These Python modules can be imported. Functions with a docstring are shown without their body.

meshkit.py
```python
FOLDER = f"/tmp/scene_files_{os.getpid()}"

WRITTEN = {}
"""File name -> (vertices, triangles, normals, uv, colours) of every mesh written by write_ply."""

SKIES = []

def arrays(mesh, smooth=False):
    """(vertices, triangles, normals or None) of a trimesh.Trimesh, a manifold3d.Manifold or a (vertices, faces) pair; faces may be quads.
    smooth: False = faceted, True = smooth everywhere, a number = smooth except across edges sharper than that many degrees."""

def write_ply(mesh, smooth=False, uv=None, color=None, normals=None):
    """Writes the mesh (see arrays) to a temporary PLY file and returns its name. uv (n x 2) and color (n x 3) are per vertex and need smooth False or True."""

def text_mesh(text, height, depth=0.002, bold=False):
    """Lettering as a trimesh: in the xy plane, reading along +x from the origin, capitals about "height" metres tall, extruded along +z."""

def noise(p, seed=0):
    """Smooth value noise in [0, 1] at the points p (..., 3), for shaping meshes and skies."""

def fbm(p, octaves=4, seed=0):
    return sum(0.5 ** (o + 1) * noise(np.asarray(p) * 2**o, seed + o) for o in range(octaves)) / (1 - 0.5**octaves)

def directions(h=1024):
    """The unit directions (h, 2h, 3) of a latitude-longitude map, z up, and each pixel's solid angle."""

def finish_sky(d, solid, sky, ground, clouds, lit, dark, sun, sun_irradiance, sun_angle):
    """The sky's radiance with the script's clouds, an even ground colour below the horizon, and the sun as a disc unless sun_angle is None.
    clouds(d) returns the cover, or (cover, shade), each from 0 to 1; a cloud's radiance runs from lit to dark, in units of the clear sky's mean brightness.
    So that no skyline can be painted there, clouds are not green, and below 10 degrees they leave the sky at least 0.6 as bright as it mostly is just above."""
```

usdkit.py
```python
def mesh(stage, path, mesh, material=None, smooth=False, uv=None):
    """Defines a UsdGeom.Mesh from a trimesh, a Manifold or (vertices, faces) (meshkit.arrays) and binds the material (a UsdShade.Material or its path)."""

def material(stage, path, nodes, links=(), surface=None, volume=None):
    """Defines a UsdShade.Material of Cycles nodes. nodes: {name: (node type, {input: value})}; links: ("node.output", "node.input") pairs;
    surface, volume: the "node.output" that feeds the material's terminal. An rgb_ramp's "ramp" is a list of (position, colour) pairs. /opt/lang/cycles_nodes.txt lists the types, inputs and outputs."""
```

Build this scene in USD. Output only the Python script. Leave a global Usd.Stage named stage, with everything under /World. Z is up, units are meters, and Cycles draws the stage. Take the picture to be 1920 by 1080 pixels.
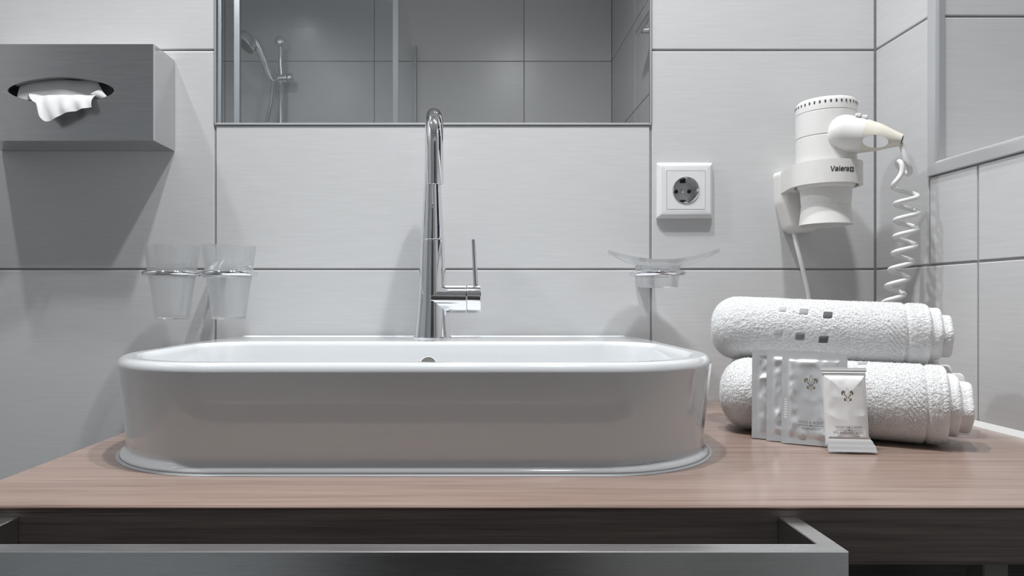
import math, random
import numpy as np
import trimesh
import manifold3d as m3
from shapely.geometry import Polygon, Point, box as sbox
from shapely import affinity, union_all
from pxr import Usd, UsdGeom, UsdLux, UsdShade, Gf, Sdf, Vt
import usdkit, meshkit

random.seed(7)
rng = np.random.default_rng(7)
stage = Usd.Stage.CreateInMemory()
UsdGeom.SetStageUpAxis(stage, UsdGeom.Tokens.z)
UsdGeom.SetStageMetersPerUnit(stage, 1.0)
UsdGeom.Xform.Define(stage, '/World')
UsdGeom.Scope.Define(stage, '/World/Looks')

# ------------------------------------------------------------------ camera, light, exposure
# origin: on the tiled back wall (y = 0) at the camera's eye height; the room lies towards -y
FPX, DCAM, VPX, VPY = 1282.0, 1.0, 885.0, 562.0
cam = UsdGeom.Camera.Define(stage, '/World/camera')
cam.CreateHorizontalApertureAttr(36.0)
cam.CreateVerticalApertureAttr(20.25)
cam.CreateFocalLengthAttr(FPX / 1920 * 36.0)
cam.CreateHorizontalApertureOffsetAttr((960 - VPX) / 1920 * 36.0)
cam.CreateVerticalApertureOffsetAttr((VPY - 540) / 1920 * 36.0)
cam.CreateClippingRangeAttr(Gf.Vec2f(0.02, 100))
cam.AddTranslateOp().Set(Gf.Vec3d(0, -DCAM, 0))
cam.AddRotateXOp().Set(90.0)
cam.CreateExposureAttr(0.0)
LAMPS = [(-0.88, -0.36), (-0.06, -0.44), (0.25, -0.54)]      # ceiling spotlights
LAMP_POWER = [10.0, 17.5, 14.2]
LAMP_R = 0.032
LAMP_CONE = [82.0, 46.0, 82.0]
LAMP_SOFT = 1.0
LAMP_COLOR = (0.975, 0.988, 1.0)
FLOOR, CEIL = -1.0, 1.50
XL, XR, YF = -1.30, 0.59, -1.887                              # left, right and far wall
ZC = -0.147                                                    # worktop surface
ZR = -0.053                                                    # basin rim


def px(x, y, d):
    """the point at distance d in front of the lens that the photograph shows at pixel (x, y)"""
    return np.array([(x - VPX) * d / FPX, d - DCAM, (VPY - y) * d / FPX])


# ------------------------------------------------------------------ materials
L = '/World/Looks/'


def simple(name, color, rough=0.5, metal=0.0, **kw):
    return usdkit.material(stage, L + name, {'p': ('principled_bsdf', {'base_color': color, 'roughness': rough, 'metallic': metal, **kw})}, surface='p.BSDF')


def srgb(r, g, b):
    f = lambda c: (c / 255 / 12.92) if c <= 10 else ((c / 255 + 0.055) / 1.055) ** 2.4
    return (f(r), f(g), f(b))


def grained(name, c0, c1, scale, nscale, rough, bump=0.0, metal=0.0, detail=4, r0=0.3, r1=0.7, dist=0.002, coords='geo', rvar=0.0, **kw):
    nodes = {'g': ('geometry', {}), 'tc': ('texture_coordinate', {}),
             'm': ('mapping', {'scale': scale}),
             'n': ('noise_texture', {'scale': nscale, 'detail': detail, 'roughness': 0.6}),
             'r': ('rgb_ramp', {'ramp': [(r0, c0), (r1, c1)]}),
             'p': ('principled_bsdf', {'roughness': rough, 'metallic': metal, **kw})}
    links = [('g.position' if coords == 'geo' else 'tc.object', 'm.vector'), ('m.vector', 'n.vector'), ('n.fac', 'r.fac'), ('r.color', 'p.base_color')]
    if bump:
        nodes['b'] = ('bump', {'strength': bump, 'distance': dist})
        links += [('n.fac', 'b.height'), ('b.normal', 'p.normal')]
    if rvar:
        nodes['mr'] = ('map_range', {'from_min': 0.3, 'from_max': 0.7, 'to_min': rough - rvar, 'to_max': rough + rvar})
        links += [('n.fac', 'mr.value'), ('mr.result', 'p.roughness')]
    return usdkit.material(stage, L + name, nodes, links, surface='p.BSDF')


def pane(name, tint, rough=0.02, ior=1.5, gain=1.0, milk=0.0):
    f0 = ((ior - 1) / (ior + 1)) ** 2
    nodes = {'w': ('layer_weight', {'blend': 0.5}), 'pw': ('math', {'math_type': 'power', 'value2': 5.0}), 'f': ('math', {'math_type': 'multiply_add', 'value2': 1 - f0, 'value3': f0}), 't': ('transparent_bsdf', {'color': tint}),
             'g': ('glossy_bsdf', {'color': (gain, gain, gain), 'roughness': rough}), 'x': ('mix_closure', {})}
    if milk:
        nodes.update({'d': ('diffuse_bsdf', {'color': (0.9, 0.9, 0.9)}), 'tl': ('translucent_bsdf', {'color': (0.9, 0.9, 0.9)}), 'dt': ('mix_closure', {'fac': 0.5}), 'y': ('mix_closure', {'fac': milk})})
        return usdkit.material(stage, L + name, nodes, [('w.facing', 'pw.value1'), ('pw.value', 'f.value1'), ('f.value', 'x.fac'), ('d.BSDF', 'dt.closure1'), ('tl.BSDF', 'dt.closure2'),
                               ('t.BSDF', 'y.closure1'), ('dt.closure', 'y.closure2'), ('y.closure', 'x.closure1'), ('g.BSDF', 'x.closure2')], surface='x.closure')
    return usdkit.material(stage, L + name, nodes, [('w.facing', 'pw.value1'), ('pw.value', 'f.value1'), ('f.value', 'x.fac'), ('t.BSDF', 'x.closure1'), ('g.BSDF', 'x.closure2')], surface='x.closure')


TILES = [grained('wall_tile_%d' % k, tuple(c * t for c in (0.56, 0.562, 0.565)), tuple(c * t for c in (0.605, 0.607, 0.61)),
                 (9, 9, 160), 2.0, 0.29, bump=0.03, detail=5, dist=0.0006) for k, t in enumerate((0.98, 1.0, 1.02))]
GROUT = grained('grout', (0.25, 0.25, 0.255), (0.31, 0.31, 0.315), (1, 1, 1), 300, 0.9)
FLOOR_TILE = grained('floor_tile', (0.09, 0.088, 0.085), (0.12, 0.118, 0.115), (1, 1, 1), 12, 0.4)
PAINT = simple('ceiling_paint', (0.75, 0.75, 0.74), 0.8)
CERAMIC = simple('white_ceramic', (0.60, 0.618, 0.632), 0.09, coat_weight=0.5, coat_roughness=0.03)
CHROME = simple('chrome', (0.83, 0.84, 0.86), 0.045, 1.0)
CHROME_SATIN = simple('chrome_satin', (0.72, 0.73, 0.74), 0.22, 1.0)
STEEL = grained('brushed_steel', (0.66, 0.66, 0.66), (0.70, 0.70, 0.70), (3, 90, 90), 6.0, 0.25, metal=1.0, bump=0.006, dist=0.0003, rvar=0.02)
STEEL_V = grained('brushed_steel_box', (0.62, 0.625, 0.635), (0.65, 0.655, 0.66), (4, 60, 60), 5.0, 0.22, metal=1.0, bump=0.004, dist=0.0002, rvar=0.012)
ALU = simple('aluminium', (0.66, 0.67, 0.685), 0.32, 0.65)
MIRROR = simple('mirror_silver', (0.80, 0.815, 0.82), 0.0, 1.0)


def vessel_glass(name, share, tint):
    nodes = {'gl': ('glass_bsdf', {'color': (0.985, 0.988, 0.99), 'roughness': 0.0, 'IOR': 1.45}), 't': ('transparent_bsdf', {'color': tint}),
             'd': ('diffuse_bsdf', {'color': (0.9, 0.9, 0.9)}), 'm': ('mix_closure', {'fac': share}), 'y': ('mix_closure', {'fac': 0.008})}
    return usdkit.material(stage, L + name, nodes, [('t.BSDF', 'm.closure1'), ('gl.BSDF', 'm.closure2'), ('m.closure', 'y.closure1'), ('d.BSDF', 'y.closure2')], surface='y.closure')


GLASS = vessel_glass('clear_glass', 0.5, (0.985, 0.988, 0.99))
DISH_GLASS = vessel_glass('thick_clear_glass', 0.65, (0.96, 0.965, 0.968))
SHOWER_GLASS = pane('shower_glass', (0.965, 0.975, 0.98), 0.01, 1.4)
PLASTIC = simple('white_plastic', (0.74, 0.745, 0.75), 0.3)
DRYER_WHITE = simple('dryer_white_plastic', (0.76, 0.75, 0.73), 0.32)
DRYER_CREAM = simple('dryer_cream_plastic', (0.72, 0.69, 0.60), 0.3)
HOLDER_WHITE = simple('holder_white_plastic', (0.74, 0.725, 0.70), 0.35)
CORD = simple('cord_white_rubber', (0.74, 0.74, 0.74), 0.35)
BLACK = simple('black', (0.008, 0.008, 0.008), 0.6)
INK = simple('dark_ink', (0.05, 0.055, 0.055), 0.6)
GREY_INK = simple('grey_ink', (0.17, 0.165, 0.16), 0.6)
GOLD_INK = simple('gold_brown_ink', (0.16, 0.135, 0.085), 0.45)
PALE_GOLD = simple('pale_gold_ink', (0.50, 0.45, 0.38), 0.5)
FOIL = simple('silver_foil', (0.64, 0.65, 0.665), 0.28, 0.45)
SOAP_WRAP = simple('white_wrapper', (0.78, 0.785, 0.79), 0.3)
SOAP_FLAP = simple('silver_wrapper_end', (0.60, 0.59, 0.595), 0.3, 0.5)
PAPER = simple('tissue_paper', (0.56, 0.56, 0.56), 0.9)
SILICONE = simple('white_silicone', (0.70, 0.70, 0.69), 0.4)
SILICONE_GREY = simple('grey_silicone', (0.36, 0.37, 0.38), 0.4)
LAMP_RING = simple('lamp_ring', (0.6, 0.6, 0.6), 0.3, 1.0)
LAMP_GLOW = usdkit.material(stage, L + 'lamp_glow', {'e': ('emission', {'color': (1, 0.98, 0.96), 'strength': 30.0})}, surface='e.emission')
NIGHT_GLASS = simple('dark_window_glass', (0.02, 0.024, 0.03), 0.05)
POST_METAL = simple('post_metal', (0.46, 0.48, 0.50), 0.3, 0.8)
LEG_METAL = simple('leg_metal', (0.16, 0.155, 0.14), 0.45)
SQ = [simple('motif_thread_%d' % k, (c, c, c * 1.02), 0.8) for k, c in enumerate((0.10, 0.18, 0.32, 0.46))]


def wood(name, dark, mid, light, rough, knots=True):
    nodes = {'g': ('geometry', {}),
             'm1': ('mapping', {'scale': (1.3, 34, 34)}), 'n1': ('noise_texture', {'scale': 3.0, 'detail': 6, 'roughness': 0.62, 'distortion': 0.35}),
             'm2': ('mapping', {'scale': (2.5, 170, 170)}), 'n2': ('noise_texture', {'scale': 4.0, 'detail': 3, 'roughness': 0.6}),
             'mx': ('mix_float', {'fac': 0.42}),
             'r': ('rgb_ramp', {'ramp': [(0.30, dark), (0.47, mid), (0.66, light)]}),
             'b': ('bump', {'strength': 0.05, 'distance': 0.0005}),
             'p': ('principled_bsdf', {'roughness': rough})}
    links = [('g.position', 'm1.vector'), ('g.position', 'm2.vector'), ('m1.vector', 'n1.vector'), ('m2.vector', 'n2.vector'),
             ('n1.fac', 'mx.a'), ('n2.fac', 'mx.b'), ('mx.result', 'r.fac'), ('r.color', 'p.base_color'), ('mx.result', 'b.height'), ('b.normal', 'p.normal')]
    return usdkit.material(stage, L + name, nodes, links, surface='p.BSDF')


WOOD = wood('oak_laminate', (0.15, 0.098, 0.080), (0.265, 0.188, 0.155), (0.345, 0.262, 0.222), 0.22)
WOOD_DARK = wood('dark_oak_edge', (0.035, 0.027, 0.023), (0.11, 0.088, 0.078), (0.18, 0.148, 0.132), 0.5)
WOOD_CAB = wood('dark_cabinet_front', (0.012, 0.010, 0.009), (0.025, 0.022, 0.020), (0.05, 0.045, 0.04), 0.5)


def towel_material():
    nodes = {'tc': ('texture_coordinate', {}),
             'v': ('voronoi_texture', {'scale': 620.0, 'feature': 'f1'}), 'n': ('noise_texture', {'scale': 160.0, 'detail': 4}),
             'mx': ('mix_float', {'fac': 0.5}), 'b': ('bump', {'strength': 0.55, 'distance': 0.0016}),
             'p': ('principled_bsdf', {'base_color': (0.73, 0.733, 0.737), 'roughness': 0.95, 'sheen_weight': 0.25, 'sheen_roughness': 0.6})}
    links = [('tc.object', 'v.vector'), ('tc.object', 'n.vector'), ('v.distance', 'mx.a'), ('n.fac', 'mx.b'), ('mx.result', 'b.height'), ('b.normal', 'p.normal')]
    return usdkit.material(stage, L + 'white_terry', nodes, links, surface='p.BSDF')


TERRY = towel_material()

# ------------------------------------------------------------------ scene-graph helpers
taken = {}


def numbered(path):
    n = taken.get(path, -1) + 1
    taken[path] = n
    return path if n == 0 else '%s_%03d' % (path, n)


class Thing:
    def __init__(s, path, loc):
        s.path, s.loc = path, np.asarray(loc, float)
        s.prim = stage.GetPrimAtPath(path)


def keys(prim, **kw):
    for k, v in kw.items():
        if v:
            prim.SetCustomDataByKey(k, v)


def thing(name, label, cat, loc=(0, 0, 0), group=None, kind=None):
    path = numbered('/World/' + name)
    x = UsdGeom.Xform.Define(stage, path)
    x.AddTranslateOp().Set(Gf.Vec3d(*map(float, loc)))
    keys(x.GetPrim(), label=label, category=cat, group=group, kind=kind)
    return Thing(path, loc)


def structure(name, label, loc=(0, 0, 0), cat=None):
    return thing(name, label, cat, loc, kind='structure')


def arr(m):
    return meshkit.arrays(m)[:2] if not isinstance(m, trimesh.Trimesh) else (np.asarray(m.vertices), np.asarray(m.faces))


def part(t, name, mesh, mat, smooth=30, label=None, kind=None):
    """one Mesh under a thing (or under a part); mesh is in world coordinates"""
    v, f = arr(mesh)
    path = numbered(t.path + '/' + name)
    m = usdkit.mesh(stage, path, trimesh.Trimesh(v - t.loc, f, process=False), mat, smooth=smooth)
    keys(m.GetPrim(), label=label, kind=kind)
    return Thing(path, t.loc)


# ------------------------------------------------------------------ mesh helpers
cat_ = trimesh.util.concatenate


def cbox(x0, x1, y0, y1, z0, z1, c=0.0005):
    P = []
    for x, sx in ((x0, 1), (x1, -1)):
        for y, sy in ((y0, 1), (y1, -1)):
            for z, sz in ((z0, 1), (z1, -1)):
                P += [(x + sx * c, y + sy * c, z), (x + sx * c, y, z + sz * c), (x, y + sy * c, z + sz * c)]
    return trimesh.convex.convex_hull(np.array(P))


def rbox(x0, x1, y0, y1, z0, z1, r, n=4):
    s = trimesh.creation.uv_sphere(r, count=[2 * n, 4 * n]).vertices
    P = [s + np.array([x, y, z]) for x in (x0 + r, x1 - r) for y in (y0 + r, y1 - r) for z in (z0 + r, z1 - r)]
    return trimesh.convex.convex_hull(np.vstack(P))


def loft(loops, cap0=True, cap1=True, closed=True):
    loops = [np.asarray(l, float) for l in loops]
    n, k = len(loops[0]), len(loops)
    V = np.vstack(loops)
    F = []
    J = range(n) if closed else range(n - 1)
    for i in range(k - 1):
        for j in J:
            a, b = i * n + j, i * n + (j + 1) % n
            F += [(a, b, b + n), (a, b + n, a + n)]
    extra = []
    if cap0:
        c = len(V) + len(extra); extra.append(loops[0].mean(0)); F += [(c, (j + 1) % n, j) for j in range(n)]
    if cap1:
        c = len(V) + len(extra); extra.append(loops[-1].mean(0)); o = (k - 1) * n; F += [(c, o + j, o + (j + 1) % n) for j in range(n)]
    if extra:
        V = np.vstack([V, extra])
    return trimesh.Trimesh(V, np.array(F), process=False)


def lathe(profile, n=64, center=(0, 0, 0), axis='z', cap0=True, cap1=True):
    a = np.arange(n) * 2 * np.pi / n
    loops = []
    for r, z in profile:
        loops.append(np.stack([max(r, 1e-5) * np.cos(a), max(r, 1e-5) * np.sin(a), np.full(n, z)], 1))
    m = loft(loops, cap0, cap1)
    if axis != 'z':
        align(m, axis)
    m.apply_translation(center)
    return m


def align(m, d):
    d = {'x': (1, 0, 0), 'y': (0, 1, 0), '-y': (0, -1, 0), 'z': (0, 0, 1)}.get(d, d) if isinstance(d, str) else d
    T = trimesh.geometry.align_vectors((0, 0, 1), np.asarray(d, float) / np.linalg.norm(d))
    m.apply_transform(T)
    return m


def tube(P, R, n=16, caps=True, flat=1.0):
    P = np.asarray(P, float)
    R = np.broadcast_to(R, (len(P),))
    T = np.gradient(P, axis=0)
    T /= np.linalg.norm(T, axis=1, keepdims=True)
    u = np.cross(T[0], (0, 0, 1.0) if abs(T[0][2]) < 0.9 else (1.0, 0, 0))
    loops, a = [], np.arange(n) * 2 * np.pi / n
    for i in range(len(P)):
        u = u - T[i] * (u @ T[i]); u /= np.linalg.norm(u)
        w = np.cross(T[i], u)
        loops.append(P[i] + R[i] * (np.cos(a)[:, None] * u + flat * np.sin(a)[:, None] * w))
    return loft(loops, caps, caps)


def spline(P, n):
    from scipy.interpolate import CubicSpline
    P = np.asarray(P, float)
    t = np.r_[0, np.cumsum(np.linalg.norm(np.diff(P, axis=0), axis=1))]
    return CubicSpline(t, P)(np.linspace(0, t[-1], n))


def torus(center, R, r, n=64, k=14, flat=1.0):
    a = np.arange(k) * 2 * np.pi / k
    b = np.arange(n + 1) * 2 * np.pi / n
    loops = [np.stack([(R + r * np.cos(a)) * math.cos(t), (R + r * np.cos(a)) * math.sin(t), flat * r * np.sin(a)], 1) + center for t in b]
    return loft(loops, False, False)


def extrude(poly, h, z0=0.0):
    polys = getattr(poly, 'geoms', [poly])
    m = cat_([trimesh.creation.extrude_polygon(g, h, engine='earcut') for g in polys])
    m.apply_translation((0, 0, z0))
    return m


def to_frame(m, origin, ux, uy, uz):
    """mesh coordinates (a, b, c) become origin + a ux + b uy + c uz"""
    v = np.asarray(m.vertices)
    m.vertices = np.asarray(origin) + v[:, :1] * np.asarray(ux) + v[:, 1:2] * np.asarray(uy) + v[:, 2:3] * np.asarray(uz)
    return m


def ellipse(a, b, n=64, p=2.0):
    t = np.arange(n) * 2 * np.pi / n
    c, s = np.cos(t), np.sin(t)
    return Polygon(np.stack([a * np.sign(c) * abs(c) ** (2 / p), b * np.sign(s) * abs(s) ** (2 / p)], 1))


def to_man(m):
    m = m.copy(); m.merge_vertices()
    if m.volume < 0:
        m.invert()
    return m3.Manifold(m3.Mesh(np.asarray(m.vertices, np.float32), np.asarray(m.faces, np.uint32)))


def from_man(m):
    k = m.to_mesh()
    return trimesh.Trimesh(np.asarray(k.vert_properties[:, :3]), np.asarray(k.tri_verts), process=False)


# ------------------------------------------------------------------ the tiled shell
JOINT = 0.0028
PITCH_U, PITCH_V, V0 = 0.6376, 0.3206, 0.0445


def tile(u0, u1, v0, v1, o, U, V, N, c=0.0011, t=0.008):
    g = JOINT / 2
    u0, u1, v0, v1 = u0 + g, u1 - g, v0 + g, v1 - g
    R = lambda e, n: [np.array(o) + np.array(U) * u + np.array(V) * v + np.array(N) * n
                      for u, v in ((u0 + e, v0 + e), (u1 - e, v0 + e), (u1 - e, v1 - e), (u0 + e, v1 - e))]
    return loft([R(0, -t), R(0, -c), R(c * 0.35, -c * 0.3), R(c, 0)], False, True)


def tiled(wall, rects, o, U, V, N, joints_u, joints_v, clip, holes=(), mats=TILES, bore=None):
    """tiles between the joint lines, clipped to clip, with rectangular holes left out"""
    ju = sorted({clip[0], clip[1], *[u for u in joints_u if clip[0] < u < clip[1]]})
    jv = sorted({clip[2], clip[3], *[v for v in joints_v if clip[2] < v < clip[3]]})
    for a, b in zip(ju[:-1], ju[1:]):
        for c, d in zip(jv[:-1], jv[1:]):
            todo = [(a, b, c, d)]
            for h in holes:
                nxt = []
                for r in todo:
                    if h[0] >= r[1] or h[1] <= r[0] or h[2] >= r[3] or h[3] <= r[2]:
                        nxt.append(r); continue
                    u0, u1 = max(h[0], r[0]), min(h[1], r[1])
                    if r[0] < u0: nxt.append((r[0], u0, r[2], r[3]))
                    if u1 < r[1]: nxt.append((u1, r[1], r[2], r[3]))
                    if r[2] < h[2]: nxt.append((u0, u1, r[2], h[2]))
                    if h[3] < r[3]: nxt.append((u0, u1, h[3], r[3]))
                todo = nxt
            for r in todo:
                if r[1] - r[0] > 0.012 and r[3] - r[2] > 0.012:
                    tm = tile(*r, o, U, V, N)
                    if bore and r[0] < bore[0] < r[1] and r[2] < bore[1] < r[3]:      # a round hole drilled for the power socket
                        tm = loft([tm.vertices[k * 4:k * 4 + 4] for k in range(4)], True, True)
                        tm = from_man(to_man(tm) - to_man(lathe([(bore[2], -0.05), (bore[2], 0.05)], 64, (bore[0], 0, bore[1]), 'y')))
                    part(wall, 'tile', tm, mats[rng.integers(len(mats))], smooth=False)


JV = [V0 + k * PITCH_V for k in range(-5, 7)]
MIR = (-0.3755, 0.2612, 0.2560, 1.006)                          # the inset mirror
back = structure('wall_back', 'light grey rectangular tiled wall behind the washbasin')
SOCK = ((1286.5 - VPX) * 0.989 / FPX, (VPY - 356) * 0.989 / FPX)
part(back, 'grout', from_man(to_man(cbox(XL - 0.05, XR + 0.05, 0.0015, 0.06, FLOOR - 0.05, CEIL + 0.05)) - to_man(lathe([(0.02, -0.05), (0.02, 0.03)], 48, (SOCK[0], 0, SOCK[1]), 'y'))), GROUT, False)
tiled(back, None, (0, 0, 0), (1, 0, 0), (0, 0, 1), (0, -1, 0), [-0.3756 + k * PITCH_U for k in range(-2, 4)], JV, (XL, XR, FLOOR, CEIL),
      bore=(SOCK[0], SOCK[1], 0.0200), holes=[(MIR[0], MIR[1], MIR[2], MIR[3])])
front = structure('wall_front', 'tiled wall across the room, seen only in the mirror')
part(front, 'grout', cbox(XL - 0.05, XR + 0.05, YF - 0.06, YF - 0.0015, FLOOR - 0.05, CEIL + 0.05), GROUT, False)
tiled(front, None, (0, YF, 0), (1, 0, 0), (0, 0, 1), (0, 1, 0), [-0.412 + k * 0.6315 for k in range(-2, 4)], JV, (XL, XR, FLOOR, CEIL))
left = structure('wall_left', 'tiled wall at the shower end of the room')
part(left, 'grout', cbox(XL - 0.06, XL - 0.0015, YF, 0, FLOOR - 0.05, CEIL + 0.05), GROUT, False)
tiled(left, None, (XL, 0, 0), (0, 1, 0), (0, 0, 1), (1, 0, 0), [-0.202 - k * PITCH_U for k in range(4)], JV, (YF, 0, FLOOR, CEIL))
# right wall with a window recess
WY0, WY1, WZ0, WZ1, WD = -0.74, -0.134, 0.175, 1.32, 0.24       # recess opening and depth
right = structure('wall_right', 'tiled side wall meeting the back wall beside the hair dryer')
for b in ((YF, WY0 - 0.007, FLOOR - .05, CEIL + .05), (WY1 + 0.007, 0.0, FLOOR - .05, CEIL + .05), (WY0 - 0.007, WY1 + 0.007, FLOOR - .05, WZ0 - 0.007), (WY0 - 0.007, WY1 + 0.007, WZ1 + 0.007, CEIL + .05)):
    part(right, 'grout', cbox(XR + 0.0015, XR + 0.06, b[0], b[1], b[2], b[3]), GROUT, False)
tiled(right, None, (XR, 0, 0), (0, 1, 0), (0, 0, 1), (-1, 0, 0), [-0.202 - k * PITCH_U for k in range(4)], JV, (YF, 0, FLOOR, CEIL),
      [(WY0 - 0.0165, WY1 + 0.0165, WZ0 - 0.0165, WZ1 + 0.0165)])
# the recess itself: jambs, sill, lintel
rec = structure('wall_recess', 'tiled window recess in the side wall, top right')
part(rec, 'grout', cbox(XR + 0.004, XR + WD, WY1 + 0.0015, WY1 + 0.03, WZ0 - 0.02, WZ1 + 0.02), GROUT, False)
part(rec, 'grout', cbox(XR + 0.004, XR + WD, WY0 - 0.03, WY0 - 0.0015, WZ0 - 0.02, WZ1 + 0.02), GROUT, False)
part(rec, 'grout', cbox(XR + 0.004, XR + WD, WY0, WY1, WZ0 - 0.03, WZ0 - 0.0015), GROUT, False)
part(rec, 'grout', cbox(XR + 0.004, XR + WD, WY0, WY1, WZ1 + 0.0015, WZ1 + 0.03), GROUT, False)
JVR = [z - 0.006 for z in JV]
tiled(rec, None, (0, WY1, 0), (1, 0, 0), (0, 0, 1), (0, -1, 0), [], JVR, (XR + 0.002, XR + WD, WZ0, WZ1))
tiled(rec, None, (0, WY0, 0), (1, 0, 0), (0, 0, 1), (0, 1, 0), [], JVR, (XR + 0.002, XR + WD, WZ0, WZ1))
tiled(rec, None, (0, 0, WZ0), (1, 0, 0), (0, 1, 0), (0, 0, 1), [], [], (XR + 0.002, XR + WD, WY0, WY1))
tiled(rec, None, (0, 0, WZ1), (1, 0, 0), (0, 1, 0), (0, 0, -1), [], [], (XR + 0.002, XR + WD, WY0, WY1))
# aluminium edge profile, mitred, around the recess
trim = structure('trim_1', 'mitred aluminium edge profile framing the window recess in the side wall')


def edge_profile(p0, p1, out, wid=0.0165):
    """p0, p1: the recess edge (y, z); out: unit (y, z) away from the opening; the profile lies on the wall and rolls over the edge"""
    p0, p1, out = map(np.asarray, (p0, p1, out))
    t = (p1 - p0) / np.linalg.norm(p1 - p0)
    prof = [(0.0, -0.001), (wid, -0.001), (wid, 0.0018), (wid - 0.001, 0.0030), (0.004, 0.0030), (0.0015, 0.0026), (0.0, 0.0012), (-0.0012, -0.001), (-0.0016, -0.008)]
    loops = []
    for p, s in ((p0, -1), (p1, 1)):
        loops.append([(XR - h, *(p + out * w + t * s * w)) for w, h in prof])
    return loft(loops, True, True)


part(trim, 'edge_profile', edge_profile((WY1, WZ0), (WY1, WZ1), (1, 0)), ALU, 20)
part(trim, 'edge_profile', edge_profile((WY0, WZ0), (WY1, WZ0), (0, -1)), ALU, 20)
part(trim, 'edge_profile', edge_profile((WY0, WZ1), (WY1, WZ1), (0, 1)), ALU, 20)
part(trim, 'edge_profile', edge_profile((WY0, WZ0), (WY0, WZ1), (-1, 0)), ALU, 20)
win = structure('window_1', 'small dark window at the back of the tiled recess')
part(win, 'pane', cbox(XR + WD - 0.012, XR + WD - 0.006, WY0 + 0.03, WY1 - 0.03, WZ0 + 0.03, WZ1 - 0.03), NIGHT_GLASS, False)
fr = from_man(to_man(cbox(XR + WD - 0.03, XR + WD, WY0, WY1, WZ0, WZ1, 0.001)) - to_man(cbox(XR + WD - 0.06, XR + WD + 0.05, WY0 + 0.035, WY1 - 0.035, WZ0 + 0.035, WZ1 - 0.035, 0.001)))
part(win, 'window_frame', fr, PLASTIC, 30)
# floor and ceiling
fl = structure('floor', 'dark tiled bathroom floor')
part(fl, 'grout', cbox(XL - .05, XR + .3, YF - .05, 0.05, FLOOR - 0.06, FLOOR - 0.0015), GROUT, False)
tiled(fl, None, (0, 0, FLOOR), (1, 0, 0), (0, 1, 0), (0, 0, 1), [-1.0 + 0.3206 * 2 * k for k in range(4)], [-0.32 * k for k in range(7)], (XL, XR, YF, 0), mats=[FLOOR_TILE])
cl = structure('ceiling', 'white painted ceiling')
part(cl, 'ceiling_board', cbox(XL - .05, XR + .05, YF - .05, 0.05, CEIL, CEIL + 0.05), PAINT, False)
# silicone bead where the worktop meets the side wall
sil = structure('trim_2', 'white silicone bead between the worktop and the side wall')
part(sil, 'bead', loft([[(XR - 0.006, y, ZC), (XR - 0.004, y, ZC + 0.002), (XR - 0.002, y, ZC + 0.004), (XR, y, ZC + 0.006), (XR, y, ZC)] for y in (-0.515, 0.0)]), SILICONE, 60)

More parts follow.
